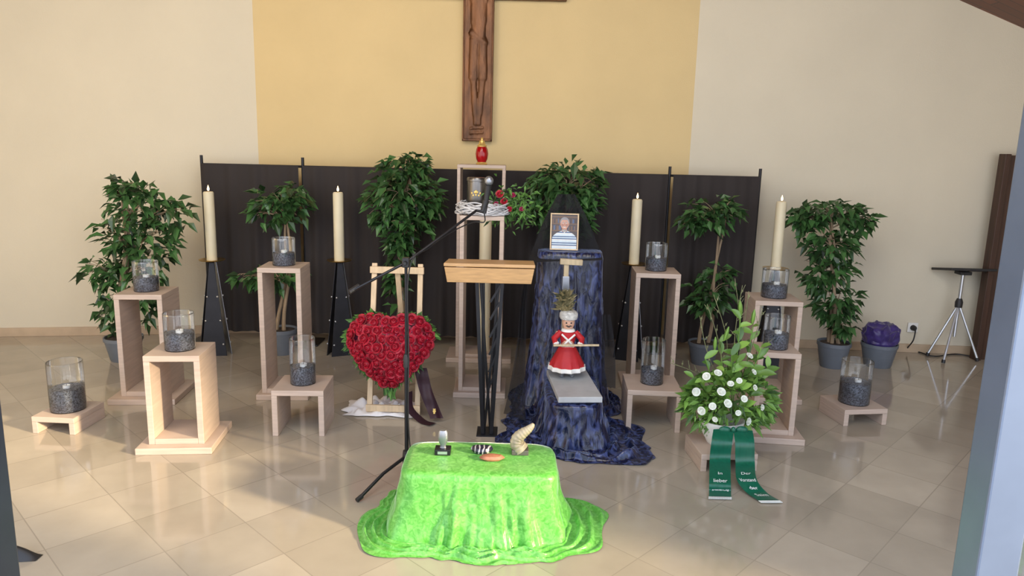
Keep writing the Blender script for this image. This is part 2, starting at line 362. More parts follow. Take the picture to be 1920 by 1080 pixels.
# ------------------------------------------------------------------ pedestals, vases
PI_={}
def ped(key,name,label,L,Rr,y,t,rot,plate=0,dp=None,group='beech display stands',th=.034,pd=None):
    m=G((L+Rr)/2,y); w=sz(abs(Rr-L),m); dp=dp or w; pw=sz(plate,m) if plate else 0
    pd=pd or pw
    back=(pd/2 if plate else dp/2); rz=R(rot)
    c=m+V((-math.sin(rz)*back,math.cos(rz)*back,0)); c.z=0
    h=P((L+Rr)/2,t,c.y-dp/2).z
    o=thing(name,label,'stand',c,rz,group); z0=0
    if plate:
        MB().box((0,0,.02),(pw,pd,.04)).build('base_board',M['beech'],o,bevel=.004,smooth=False); z0=.04
        MB().box((0,0,.04+th/2),(w-2*th,dp,th)).build('bottom_board',M['beech'],o,bevel=.003,smooth=False)
    for s in(-1,1): MB().box((s*(w/2-th/2),0,(z0+h-th)/2),(th,dp,h-th-z0)).build('side_board',M['beech'],o,bevel=.003,smooth=False)
    MB().box((0,0,h-th/2),(w,dp,th)).build('top_board',M['beech'],o,bevel=.003,smooth=False)
    PI_[key]=(c,h,rz,w,dp); return o
GV='glass candle vases'
def vase(key,dpx,hpx,where,dx=0,dy=0,fill=.46):
    c,h,rz,w,dp=PI_[key]; p=V((c.x+dx,c.y+dy,h)); r=sz(dpx/2,p); hh=sz(hpx,p)*.97
    t=.004
    mb=MB().lathe([(0,.001),(r-.002,.001),(r,.004),(r,hh-.002),(r-t/2,hh),(r-t,hh-.001),(r-t,hh-.010)],32,cap=False)
    o=mb.build('glass_vase',M['glass'],recalc=False); o.location=p; tag(o,'clear glass cylinder vase on '+where,'vase',GV)
    ft=hh*fill; rr=r-t-.0015
    pr=[(0,.0035),(rr*.97,.0035),(rr,.008),(rr,ft-.006)]
    mb=MB().lathe(pr+[(rr*k,ft) for k in(.93,.7,.45,.2)]+[(0,ft)],32)
    mb.v=[(x,y,z+(.006*noise.noise((x*70+c.x,y*70,3)) if z>ft-.004 else 0)) for x,y,z in mb.v]
    o=mb.build('gravel',M['gravel']); o.location=p; tag(o,'dark gravel filling the lower part of the vase on '+where,'gravel',None,'stuff')
    o=thing('tealight','white tealight in the vase on '+where,'candle',p+V((rr*.1,-rr*.15,ft-.006)),0,'tealights in glass vases')
    MB().lathe([(0,0),(.020,0),(.021,.003),(.021,.024),(.019,.024),(.018,.020),(0,.020)],20).build('wax_cup',M['whitewax'],o)
    MB().tube([(0,0,.02),(.001,0,.030)],.0015,6).build('wick',M['wick'],o)
ped('a','display_stool','lowest beech bench at the far left edge under a wide vase',60,142,814,783,-3,dp=.30,group='low beech benches')
ped('b','display_stand','tall beech frame stand in front of the leftmost potted tree',222,308,760,553,5,plate=122)
ped('c','display_stand','mid-height open beech frame stand nearest the camera on the left',275,376,853,668,6,plate=138)
ped('d','display_stand','tall slim beech frame stand between the two left-hand candle holders',490,568,751,503,3,plate=96)
ped('e','display_stool','small three-board beech stool left of the rose heart easel',512,608,818,733,3,group='small beech stools')
ped('f','display_stool','small three-board beech stool right of the blue velvet cloth',1173,1274,810,733,-3,group='small beech stools')
ped('g','display_stand','tall beech frame stand behind the small right-hand stool',1182,1264,740,513,-3,plate=110)
ped('h','display_stand','rear beech frame stand on the right holding the higher vase',1404,1490,757,565,-5,plate=110)
ped('i','display_stand','front beech frame stand on the right behind the white flowers',1412,1490,833,662,-6,plate=112)
ped('j','display_stool','lowest beech bench at the far right under a wide vase',1578,1665,798,768,8,dp=.30,group='low beech benches')
ped('k','display_stool','low beech plinth carrying the white flower bowl',1312,1420,884,852,4,dp=.30,group='low beech benches')
ped('T1','display_stand','tallest slender beech frame stand topped by the red lantern',853,940,681,309,0,plate=122,dp=.28,th=.026,pd=.36)
ped('T2','display_stand','slender beech frame stand carrying the urn and twig wreath',858,938,747,405,0,plate=98,dp=.3,th=.03)
vase('a',60,96,'the far left low bench'); vase('b',45,58,'the tall stand by the leftmost tree'); vase('c',54,72,'the front left mid-height stand')
vase('d',42,53,'the tall slim left stand'); vase('e',47,90,'the stool left of the rose heart',fill=.38); vase('f',43,86,'the stool beside the blue velvet',fill=.33)
vase('g',40,53,'the tall stand right of the blue velvet'); vase('h',47,55,'the rear right stand'); vase('i',46,64,'the stand behind the white flowers')
vase('j',55,84,'the far right low bench',fill=.5)
# ------------------------------------------------------------------ candle holders
BOLT=MB().ell((0,0,0),.009,8,6).mesh('bolt',M['steel'])
def candle_holder(px_,yb,yp,yc,lab,side):
    g=G(px_,yb); c=g+V((0,.10,0)); c.y=min(c.y,6.05); c.x=P(px_,yb-100,c.y).x; zp_=P(px_,yp,c.y).z; ztop=P(px_,yc,c.y).z
    o=thing('candle_holder','black tapered metal candle holder with brass dish '+lab,'candle holder',c,side,'black candle holders')
    for k in range(3):
        a=2*PI*k/3-PI/2; e=V((math.cos(a),math.sin(a),0)); tt=V((-e.y,e.x,0))
        mb=MB()
        q=[e*.095-tt*.10,e*.095+tt*.10,e*.03+tt*.020+V((0,0,zp_-.02)),e*.03-tt*.020+V((0,0,zp_-.02))]
        mb.add(q+[p-e*.006 for p in q],[(0,1,2,3),(7,6,5,4),(0,4,5,1),(1,5,6,2),(2,6,7,3),(3,7,4,0)])
        pn=mb.build('panel',M['black'] if k!=1 else M['greymetal'],o,bevel=.002,smooth=False)
        for z in(.1,.3,.5):
            for s in(-1,1):
                f=z/zp_; inst(BOLT,'bolt',pn,e*(.095*(1-f)+.03*f+.004)+tt*s*(.085*(1-f)+.013*f)+V((0,0,z)))
    MB().tube([(0,0,.02),(0,0,zp_-.01)],.012,8).build('rod',M['black'],o)
    MB().lathe([(0,zp_-.012),(.05,zp_-.012),(.10,zp_-.004),(.105,zp_+.004),(.098,zp_+.004),(.05,zp_-.002),(0,zp_-.002)],28).build('dish',M['brass'],o)
    r=sz(9.5,c+V((0,0,1)))
    k=thing('pillar_candle','tall ivory pillar candle burning on the holder '+lab,'candle',c+V((0,0,zp_-.002)),0,'tall ivory candles')
    h=ztop-zp_-.04
    MB().lathe([(0,0),(r,0),(r,h-.01),(r-.006,h),(r*.6,h-.006),(0,h-.01)],24).build('wax',M['wax'],k)
    MB().tube([(0,0,h-.01),(.001,0,h+.012)],.002,6).build('wick',M['wick'],k)
    MB().lathe([(0,h+.004),(.008,h+.014),(.009,h+.024),(.004,h+.042),(0,h+.055)],12).build('flame',M['flame'],k)
candle_holder(402,668,487,350,'at the left end of the curtain',R(10))
candle_holder(638,668,488,351,'just left of the rose heart',R(25))
candle_holder(1184,672,494,364,'right of the blue velvet',R(-20))
candle_holder(1446,690,503,368,'at the right end of the curtain',R(-10))
# ------------------------------------------------------------------ potted trees
def tree(label,bx,by,blobs,potw,poth,trunks=2,dens=1.0,seed=1,leafL=.10):
    random.seed(seed)
    g=G(bx,by); c=g+V((0,sz(potw/2,g),0)); c.y=min(c.y,5.95); c.x=P(bx,by-20,c.y).x; rp=sz(potw/2,c); hp=sz(poth,c)
    o=thing('potted_ficus',label,'potted tree',c,0,'potted ficus trees')
    MB().lathe([(0,0),(rp*.68,0),(rp*.72,.01),(rp*.95,hp*.85),(rp,hp*.86),(rp,hp),(rp*.93,hp),(rp*.9,hp*.9),(0,hp*.9)],32).build('pot',M['pot'],o)
    MB().lathe([(0,hp*.88),(rp*.88,hp*.88),(rp*.86,hp*.93),(0,hp*.95)],24).build('soil',M['soil'],o)
    bl=[]
    for (x,y,rx,ry,oy) in blobs:
        p=P(x,y,c.y+oy); bl.append((p-c,sz(rx,p),sz(ry,p)))
    top=max(bl,key=lambda b:b[0].z)
    mb=MB()
    for k in range(trunks):
        ph=random.random()*6; pts=[]
        for i in range(15):
            t=i/14; b=V((math.cos(k*2*PI/trunks)*.03,math.sin(k*2*PI/trunks)*.03,hp*.88)); q=b.lerp(top[0],t)
            q+=V((math.sin(t*8+ph),math.cos(t*7+ph),0))*.018; pts.append(q)
        mb.tube(pts,[.017*(1-.6*i/14) for i in range(15)],7)
    mb.build('trunk',M['bark'],o)
    lb=MB(); tw=MB()
    for (p,rx,rz) in bl:
        ry=min(max(rx*.7,.11),.22)
        st=V((0,0,hp)).lerp(top[0],max(.1,min(.95,(p.z-rz*.7-hp)/max(.01,top[0].z-hp))))
        for k in range(7):
            a=random.random()*2*PI; e=p+V((math.cos(a)*rx*.85,math.sin(a)*ry*.85,random.uniform(-.6,.8)*rz))
            tw.tube(bez(st,st.lerp(p,.5)+V((0,0,.03)),p.lerp(e,.4)+V((0,0,.05)),e,8),[.006-.0005*i for i in range(9)],5)
        n=int(dens*300*(rx*rz+rx*ry+ry*rz)/.06*.33)+24
        for k in range(n):
            q=V((random.gauss(0,1),random.gauss(0,1),random.gauss(0,1))).normalized(); rad=random.random()**.45*(1.04+.22*noise.noise(q*2.3+V((seed,0,0))))
            pos=p+V((q.x*rx,q.y*ry,q.z*rz))*rad
            if noise.noise(pos*9+V((seed*3,0,0)))<-.15: continue
            drr=(V((q.x,q.y*.6-.2,q.z*.3))+V((random.uniform(-.9,.9),random.uniform(-.7,.5),random.uniform(-.8,.35)))).normalized()
            L=leafL*random.uniform(.75,1.25); lb.leaf(pos,drr,L,L*.54,V((random.uniform(-.4,.4),random.uniform(-.9,.1),1)),droop=random.uniform(.0,.35))
    tw.build('branches',M['bark'],o); lb.build('foliage',M['leaf'],o,smooth=False,recalc=False)
    return o
tree('leafy ficus in grey pot at the far left, trailing down to floor',234,684,[(258,385,58,46,0),(320,405,36,34,.05),(225,440,40,42,0),(285,450,50,40,0),(192,510,30,32,0),(250,500,60,45,0),(212,580,26,48,0),(275,560,35,45,.05),(235,352,28,16,0)],68,45,3,.9,seed=3)
tree('two-tiered ficus with round crown behind the tall slim left stand',530,670,[(525,385,52,36,0),(545,362,30,16,0),(497,400,24,20,0),(515,520,60,20,0),(460,520,16,10,0)],56,48,2,1.1,seed=5)
tree('large dense ficus behind the rose heart easel',745,668,[(755,350,64,52,0),(722,384,36,36,0),(796,378,26,36,0),(760,422,48,28,0),(752,466,24,28,0),(768,308,36,18,0),(742,535,13,44,0)],64,48,3,1.4,seed=8,leafL=.10)
tree('dense ficus behind the framed portrait and black veil',1066,668,[(1065,337,54,36,0),(1026,352,30,28,0),(1106,352,25,32,0),(1068,385,56,33,0),(1065,420,46,22,0),(1012,395,15,20,0)],64,48,2,1.4,seed=11,leafL=.10)
tree('two-tiered ficus with bare double trunk right of the tall right stand',1318,684,[(1335,400,50,32,0),(1300,412,24,22,0),(1360,388,22,16,0),(1330,550,46,38,0),(1350,520,26,22,0)],58,42,2,1.0,seed=14)
tree('single leafy ficus in grey pot beside the purple-filled planter',1561,691,[(1560,400,60,24,0),(1514,408,32,18,0),(1612,412,26,24,0),(1555,450,50,36,0),(1552,510,48,38,0),(1570,568,38,36,0),(1580,608,20,18,0)],60,48,3,1.35,seed=17)
g=G(1659,694); c=g+V((0,sz(30,g),0)); rp=sz(32,c); hp=sz(44,c)
o=thing('planter','grey planter standing on floor stuffed with purple wrapping','planter',c)
MB().lathe([(0,0),(rp*.7,0),(rp*.74,.01),(rp*.96,hp*.85),(rp,hp*.86),(rp,hp),(rp*.94,hp),(rp*.9,hp*.8),(0,hp*.8)],32).build('pot',M['pot'],o)
pr=[(rp*.80,hp*.82),(rp*.86,hp*1.0)]+[(rp*(.98-.04*(1-math.sin(PI*t*.5)))*math.cos(PI/2*max(0,t-.35)/.65)**.55,hp*(1.02+.80*math.sin(PI/2*t))) for t in [i/22 for i in range(1,22)]]+[(0,hp*1.82)]
mb=MB().lathe(pr,72)
q_=[]
for x,y,z in mb.v:
    if z>hp*1.03:
        p=V((x,y,z)); w1=1-abs(noise.noise(p*11))*2.2; w2=1-abs(noise.noise(p*23+V((5,0,0))))*2.2; k=1+.13*(w1-.5)*min(1,(z-hp)/(hp*.2))+.06*(w2-.5)
        q_.append((x*k,y*k,z+.035*(w1-.5)*min(1,(z-hp)/(hp*.5))))
    else: q_.append((x,y,z))
mb.v=q_
b=mb.build('wrapping_bundle',M['foil'],ang=30); b.location=c; tag(b,'crumpled purple wrapping bundle filling the grey planter at right','wrapping')
# ------------------------------------------------------------------ tall central things
c,h,_,_,_=PI_['T1']
o=thing('grave_lantern','red glass grave lantern with gold lid on the tallest stand','lantern',(c.x-.005,c.y,h))
k=sz(48,c+V((0,0,h)))/.22
MB().lathe([(0,0),(.045*k,0),(.05*k,.006),(.042*k,.015),(.04*k,.02),(0,.02)],24).build('foot',M['gold'],o)
MB().lathe([(.036*k,.02),(.048*k,.05*k),(.054*k,.09*k),(.048*k,.13*k),(.036*k,.155*k),(0,.155*k)],24,fn=lambda a,r,z:r*(1+.03*math.cos(8*a))).build('glass_body',M['redglass'],o)
MB().lathe([(0,.15*k),(.04*k,.15*k),(.042*k,.16*k),(.026*k,.175*k),(.022*k,.20*k),(.01*k,.205*k),(.009*k,.215*k),(.012*k,.222*k),(0,.23*k)],24).build('lid',M['gold'],o)
zb=.04+.026
o=thing('altar_candle','thick cream pillar candle inside the tallest stand, behind the urn stand','candle',(c.x+sz(8,c),c.y,zb))
hh=P(905,412,c.y).z-zb; r=sz(11,c)
MB().lathe([(0,0),(r,0),(r,hh-.008),(r-.006,hh),(0,hh-.004)],28).build('wax',M['wax'],o)
MB().tube([(0,0,hh-.005),(0,0,hh+.015)],.002,6).build('wick',M['wick'],o)
c,h,_,_,_=PI_['T2']
pu=c+V((0,0,h))
uc=P(893,395,c.y)
o=thing('urn','dark pewter metal urn with gold ornament standing inside the twig wreath','urn',(uc.x,c.y,h))
k=sz(70,pu); r=sz(17.5,pu)
MB().lathe([(0,0),(r*.94,0),(r,.006),(r,k*.84),(r*.97,k*.87),(0,k*.87)],32).build('body',M['urnmetal'],o)
MB().lathe([(r*.98,k*.87),(r*1.06,k*.875),(r*1.06,k*.93),(r*.97,k*.97),(0,k*.98)],32).build('lid',M['urnmetal'],o)
mb=MB()
for i in range(7):
    a=(i-3)*.15; 
    mb.ell((math.sin(a)*r*1.0,-math.cos(a)*r*1.0,k*.52+.010*math.cos(i*PI)+.01*math.cos(a*3)),(.006,.003,.009),8,5)
mb.ell((0,-r,k*.60),(.009,.004,.014),10,6)
mb.build('ornament',M['gold'],o)
random.seed(21)
rw=sz(47,pu)
mb=MB()
for i in range(80):
    a0=random.random()*2*PI; ln=random.uniform(1.6,3.2); rr=rw*random.uniform(.80,1.06); z0=random.uniform(.010,.07); ph=random.random()*6; pts=[]
    for j in range(18):
        t=j/17; a=a0+ln*t; q=rr+.012*math.sin(5*a+ph); pts.append((c.x+q*math.cos(a),c.y+q*math.sin(a)*.92,h+max(.008,z0+.022*math.sin(3*a+ph*2))))
    mb.tube(pts,.0045,5)
tag(mb.build('twig_wreath',M['twig'],o=(c.x,c.y,h)),'whitewashed twig wreath lying around the urn on its stand','wreath')
# ------------------------------------------------------------------ roses
def rose_mesh(name,m,full=False):
    mb=MB()
    rings=((3,.20,.80,.0,80,0),(4,.40,.74,.08,62,.5),(5,.60,.60,.2,52,.2),(6,.76,.40,.34,48,.8))
    if full: rings=((3,.15,.86,.05,85,0),(4,.30,.84,.10,70,.5),(5,.46,.76,.14,60,.2),(6,.62,.62,.2,52,.8),(7,.76,.44,.28,44,.1))
    for (n,r,zt_,fl,wd,o0) in rings:
        for k in range(n):
            a0=2*PI*k/n+o0
            def f(u,v,a0=a0,r=r,zt_=zt_,fl=fl,wd=wd):
                a=a0+R(wd)*(u*2-1)*(1-.25*v*v); ed=1-.25*(2*u-1)**2*v
                q=r*(.5+.5*v**.6)+fl*v**3+.03*(u-.5)
                return (q*math.cos(a),q*math.sin(a),zt_*v*ed-fl*.5*v**4)
            mb.grid(f,4,3)
    mb.ell((0,0,.40),(.16 if not full else .2,.16 if not full else .2,.44 if full else .38),8,6)
    mb.ell((0,0,.22),(.5,.5,.36),10,6)
    return mb.mesh(name,m,recalc=False,ang=70)
RM={k:rose_mesh('rose_'+k,M[k],k=='white') for k in('red','white','magenta')}
def put(me,name,parent,loc,dr,s):
    o=bpy.data.objects.new(name,me); COL.objects.link(o); o.parent=parent; o.location=loc
    q=V((0,0,1)).rotation_difference(V(dr).normalized())@Quaternion((0,0,1),random.random()*6.28)
    o.rotation_mode='QUATERNION'; o.rotation_quaternion=q; o.scale=(s,s,s); return o
gl=G(692,778); gr=G(783,778); ex=(gl.x+gr.x)/2; ey=(gl.y+gr.y)/2
zt_=P(738,494,ey+.22).z; wE=gr.x-gl.x
o=thing('easel','light pine easel with crossbars holding the red rose heart','easel',(ex,ey,0))
tilt=.22
for s in(-1,1): MB().bar((s*wE/2,0,0),(s*wE/2*.96,tilt,zt_),.035,.022).build('leg',M['pine'],o,bevel=.003,smooth=False)
MB().bar((0,.62,0),(0,tilt*.95,zt_*.95),.035,.022).build('rear_leg',M['pine'],o,bevel=.003,smooth=False)
for zz,nm in((zt_-.04,'top_bar'),(.05,'bottom_bar'),(.42,'ledge')):
    y=tilt*zz/zt_-.022; MB().bar((-wE/2-.02,y,zz),(wE/2+.02,y,zz),.02,.045,side=(0,1,0)).build(nm,M['pine'],o,bevel=.003,smooth=False)
hc=P(733,661,ey-.03); hw=sz(158,hc); hh=sz(148,hc)
heart=thing('rose_heart','heart-shaped arrangement of red roses leaning on the easel','floral heart',hc,0)
def hpt(t):
    x,z=16*math.sin(t)**3/16.6,(13*math.cos(t)-5*math.cos(2*t)-2*math.cos(3*t)-math.cos(4*t)+2.2)/15.2
    if abs(x)<.34 and z>.2: z+=.17*(1-abs(x)/.34)
    if z<-.1: x*=1.0+.22*min(1,(-.1-z)/.3)
    if z<-.85: z=-.85+(z+.85)*.75
    return x*1.03,z
HP=[hpt(2*PI*i/80) for i in range(80)]
def inheart(x,z,k=1.0):
    X=x/(hw/2)/k; Z=(z/(hh/2)-.08*(1-k))/k; ins=False
    for i in range(80):
        (x1,z1),(x2,z2)=HP[i],HP[i-1]
        if (z1>Z)!=(z2>Z) and X<(x2-x1)*(Z-z1)/(z2-z1)+x1: ins=not ins
    return ins
tl=Matrix.Rotation(R(-10),3,'X')
mb=MB(); pts=[]
for i in range(64):
    x,z=hpt(2*PI*i/64); pts.append((x*hw/2*.97,z*hh/2*.97))
f=[tl@V((x,-.02,z)) for x,z in pts]; b=[tl@V((x,.05,z)) for x,z in pts]; ce=[tl@V((0,-.07,0)),tl@V((0,.06,0))]
n=64; mb.add(f+b+ce,[(i,(i+1)%n,2*n) for i in range(n)]+[(n+(i+1)%n,n+i,2*n+1) for i in range(n)]+[(i,n+i,n+(i+1)%n,(i+1)%n) for i in range(n)])
mb.build('flower_base',M['magenta'],heart)
random.seed(5); cnt=0; mgs=[]
def addrose(x,z,s):
    global cnt
    rr=math.hypot(x/(hw/2),z/(hh/2)); dpt=-.035-.075*max(0,1-rr**2)+random.uniform(-.006,.004); dv=V((x/hw*1.7+random.uniform(-.2,.2),-1,z/hh*1.7+.1+random.uniform(-.2,.2)))
    if cnt<100: put(RM['red'],'rose',heart,tl@V((x,dpt,z)),dv,s); cnt+=1
    mgs.append((x+.03,dpt,z+.018))
ring=[hpt(2*PI*i/600) for i in range(601)]; last=None; stp=.054
for x,z in ring:
    q=V((x*hw/2*.93,z*hh/2*.93))
    if last is None or (q-last).length>=stp:
        addrose(q.x,q.y,random.uniform(.036,.041)); last=q
st=.060; row=0; zz=-hh*.62
while zz<hh*.62:
    xx=-hw*.62+(row%2)*st/2
    while xx<hw*.62:
        x=xx+random.uniform(-.006,.006); z=zz+random.uniform(-.006,.006)
        if inheart(x,z,.80): addrose(x,z,random.uniform(.038,.045))
        xx+=st
    zz+=st*.86; row+=1
print('ROSES',cnt,len(mgs))
mb=MB()
for x,dpt,z in mgs:
    if inheart(x,z,1.0):
        for k in range(2): mb.ell(tl@V((x+random.uniform(-.02,.02),dpt-.004,z+random.uniform(-.02,.02))),random.uniform(.005,.008),7,5)
mb.build('berries',M['magenta'],heart)['kind']='stuff'
lb=MB()
for i in range(380):
    t=random.random()*2*PI; x,z=hpt(t); x*=hw/2; z*=hh/2
    if noise.noise((x*6,z*6,1))<-.1: continue
    drr=V((x/hw*2,random.uniform(-1,.1),z/hh*2-.2))+V((random.uniform(-.5,.5),0,random.uniform(-.5,.5))); L=random.uniform(.03,.07)
    lb.leaf(tl@V((x*1.0,random.uniform(-.02,.04),z*1.0)),drr,L,L*.38,(0,-1,.3),droop=.2)
lb.build('foliage',M['fern'],heart,smooth=False,recalc=False)
def ribbon(path,side,w,name,m,parent,o,txt=None,fringe=False,wav=.002):
    path=smoothpath(path,10); L=[0]
    for a,b in zip(path,path[1:]): L.append(L[-1]+(b-a).length)
    T=L[-1]; side=V(side).normalized()
    def ev(s):
        s=max(0,min(T,s))
        for i in range(len(L)-1):
            if s<=L[i+1]+1e-9:
                t=(s-L[i])/max(1e-9,L[i+1]-L[i]); p=path[i].lerp(path[i+1],t); d=(path[i+1]-path[i]).normalized(); break
        n=side.cross(d).normalized()
        if n.y>0 and abs(n.z)<.7 or n.z<-.7: n=-n
        return p,n
    mb=MB()
    def f(u,v): 
        p,n=ev(v*T); return p+side*(u-.5)*w+n*.006*math.cos((u-.5)*2.2)+n*wav*math.sin(v*14)+n*(wav-.002)*1.5*math.sin(u*7+v*5)
    mb.grid(f,10,60); rb=mb.build(name,m,parent,o=o)
    if txt:
        for line,ts,pos in txt:
            mb=MB()
            c=bpy.data.curves.new('t','FONT'); c.body=line; c.size=ts; c.align_x='CENTER'
            to=bpy.data.objects.new('t',c); COL.objects.link(to); bpy.context.view_layer.update()
            me=bpy.data.meshes.new_from_object(to.evaluated_get(bpy.context.evaluated_depsgraph_get())); bpy.data.objects.remove(to)
            wm=max(v.co.x for v in me.vertices)*2; kx=min(1,w*.78/wm)
            vs=[]
            for v in me.vertices:
                p,n=ev(pos*T-v.co.y); vs.append(p+side*v.co.x*kx+n*.0095)
            mb.add(vs,[tuple(q.vertices) for q in me.polygons])
            mb.build('lettering',M['letter'],rb,o=o,smooth=False,recalc=False)
    if fringe:
        mb=MB(); p,n=ev(T); q,_=ev(T-.02); d=(p-q).normalized()
        for i in range(26):
            s=p+side*(i/25-.5)*w; mb.tube([s+n*.004,s+d*.02+n*.003],.0022,4)
        mb.build('fringe',M['letter'],rb,o=o)
    return rb
p0=P(788,690,ey-.02); 
rb=ribbon([p0,P(799,735,ey-.05),P(812,766,ey-.085),P(819,785,ey-.115)],(1,.2,0),sz(24,p0),'ribbon',M['purple'],heart,heart.location,wav=.007)
e=P(815,769,ey-.10); mb=MB()
mb.lathe([(0,0),(.010,0),(.010,.002),(0,.002)],12); mb.box((0,-.013,.001),(.012,.008,.002)).box((0,.013,.001),(.018,.006,.002))
q_=Matrix.Rotation(R(80),3,'X'); mb.v=[tuple(e+V((0,-.020,0))+q_@V(v)) for v in mb.v]
mb.build('emblem',M['gold'],rb,o=heart.location)
ribbon([P(766,735,ey-.04),P(768,765,ey-.07),G(788,788,.010),G(812,797,.006)],(.8,1,0),sz(18,p0),'ribbon',M['purple'],heart,heart.location)
wc=G(715,772)
def wcf(u,v):
    x=(u-.5)*sz(136,wc); y=(v-.5)*.30; e=1+.25*noise.noise((u*4,v*4,2)); 
    return wc+V((x*e,.05+y*e,.006+.08*(.25+abs(noise.noise((u*7,v*5,7)))*1.2)*math.sin(PI*u)**.6*math.sin(PI*v)**.8))
tag(MB().grid(wcf,50,26).build('floor_cloth',M['whitecloth'],o=wc,ang=80),'crumpled white cloth lying on the floor under the easel','cloth')
c,h,_,_,_=PI_['T2']
sp=P(950,385,c.y-.02)
o=thing('rose_spray','small spray of red roses and fern hanging beside the urn','flower spray',sp)
random.seed(31)
for (x,y,k,s) in((937,364,'red',.027),(945,378,'red',.024),(962,366,'magenta',.017),(978,392,'magenta',.016),(930,382,'magenta',.016),(955,392,'red',.02)):
    p=P(x,y,c.y-.07)-sp; put(RM[k],'rose',o,p,(random.uniform(-.3,.3),-1,.4),s)
lb=MB()
for i in range(480):
    x=random.gauss(957,24); y=random.gauss(387,17); p=P(x,y,c.y-.02+random.uniform(-.045,.05)); L=random.uniform(.03,.06)
    lb.leaf(p-sp,(random.uniform(-1,1),random.uniform(-1,.3),random.uniform(-1,.6)),L,L*.34,(0,-1,.5))
lb.build('foliage',M['fern'],o,smooth=False,recalc=False)
st=MB()
for i in range(6): st.tube(bez((-.11,.02,-.05),(-.06,0,-.02),(0,-.02,.02),(random.uniform(-.05,.1),-.04,random.uniform(-.06,.08))),.003,5)
st.build('stems',M['fern'],o)
# ------------------------------------------------------------------ lectern
lb_=G(912,824); lc=lb_+V((0,.12,0))
o=thing('lectern','honey oak lectern top on slim black crossing-bar column','lectern',lc)
zt1=P(913,503,lc.y-.15).z; wT=sz(166,lc+V((0,0,zt1)))
hF=sz(28,lc+V((0,0,zt1)))
rot=Matrix.Rotation(R(-4),3,'X')
MB().box((0,.01,zt1+.004),(wT,.32,.020),rot).build('top_board',M['oak'],o,bevel=.004,smooth=False)
MB().add([V((-wT/2+.004,-.15,zt1)),V((wT/2-.004,-.15,zt1)),V((wT/2-.02,-.14,zt1-hF)),V((-wT/2+.02,-.14,zt1-hF)),V((-wT/2+.004,-.13,zt1)),V((wT/2-.004,-.13,zt1)),V((wT/2-.02,-.12,zt1-hF)),V((-wT/2+.02,-.12,zt1-hF))],[(0,1,2,3),(7,6,5,4),(0,4,5,1),(1,5,6,2),(2,6,7,3),(3,7,4,0)]).build('front_panel',M['oak'],o,bevel=.003,smooth=False)
w1=sz(25,lc+V((0,0,1))); w0=sz(8,lc)
for yy in(-.05,.05):
    for s in(-1,1): MB().bar((s*w0,yy,.006),(s*w1*(1 if yy<0 else .55),yy,zt1-.02),.022,.012).build('column_bar',M['black'],o,bevel=.002,smooth=False)
for s in(-1,1): MB().bar((s*w0*.7,s*.02,.006),(-s*w1*.8,s*.02,zt1-.02),.016,.010).build('crossing_bar',M['black'],o,bevel=.002,smooth=False)
for i in range(6):
    zz=.30+i*.11; f0=zz/zt1; a=w0+(w1-w0)*f0; b=w0+(w1-w0)*(zz+.12)/zt1
    MB().bar((a*.1,-.05,zz),(b,-.05,zz+.12),.013,.006).build('diagonal_strut',M['black'],o,smooth=False)
MB().box((0,.0,.003),(.13,.16,.006)).build('floor_plate',M['black'],o,bevel=.001,smooth=False)
MB().box((0,.0,zt1-.03),(.22,.2,.012)).build('mount_plate',M['black'],o,bevel=.002,smooth=False)
# ------------------------------------------------------------------ microphone stand
YM=3.62
mx=P(762,700,YM).x; jz=P(764,492,YM).z
o=thing('microphone_stand','black tripod microphone stand with long boom beside the lectern','mic stand',(mx,YM,0))
MB().tube([(0,0,.10),(0,0,jz*.55)],.011,10).build('lower_tube',M['black'],o)
MB().tube([(0,0,jz*.5),(0,0,jz)],.008,10).build('upper_tube',M['black'],o)
MB().lathe([(0,jz*.53),(.016,jz*.53),(.017,jz*.57),(.012,jz*.59),(0,jz*.59)],14).build('clutch',M['plastic'],o)
ft=G(672,941)-V((mx,YM,0))
for e in (ft,V((-ft.y*.55+.05,.30,0)),V((.28,.05,0))):
    lg=MB().tube([(0,0,.13),e*.5+V((0,0,.09)),e+V((0,0,.014))],.009,8).build('leg',M['black'],o)
    MB().tube([e*.93+V((0,0,.022)),e*1.03+V((0,0,.012))],.012,8).build('rubber_foot',M['plastic'],lg)
MB().lathe([(0,.09),(.022,.09),(.024,.12),(.02,.16),(0,.165)],14).build('tripod_hub',M['plastic'],o)
b0=P(655,548,YM-.12); b1=P(893,395,YM+.36); loc=V((mx,YM,0))
jp=V((mx,YM,jz)); tt=(jp.x-b0.x)/(b1.x-b0.x); off=jp-b0.lerp(b1,tt); 
MB().tube([b0,b0.lerp(b1,tt)+off,b1],.0075,8).build('boom',M['black'],o,o=loc)
MB().tube([b0,b0.lerp(b1,.07)],.013,10).build('counterweight',M['plastic'],o,o=loc)
MB().box((0,0,jz),(.035,.04,.05)).tube([(0,-.05,jz),(0,.03,jz)],.011,8).build('boom_clamp',M['plastic'],o,bevel=.004)
m0=P(908,400,YM+.38); m1=P(918,331,YM+.38)
o2=thing('microphone','black handheld microphone with silver grille held on the boom','microphone',m0)
dv=m1-m0
MB().tube([V((0,0,0)),dv*.3,dv*.72,dv*.76],[.012,.014,.018,.021],14).build('handle',M['plastic'],o2)
MB().ell(dv*.88,(.025,.025,.027),16,10).build('grille',M['greymetal'],o2)
MB().tube([b1-m0,dv*.1+V((-.012,0,-.01)),dv*.35],[.008,.015,.019],12).build('clip',M['plastic'],o2)
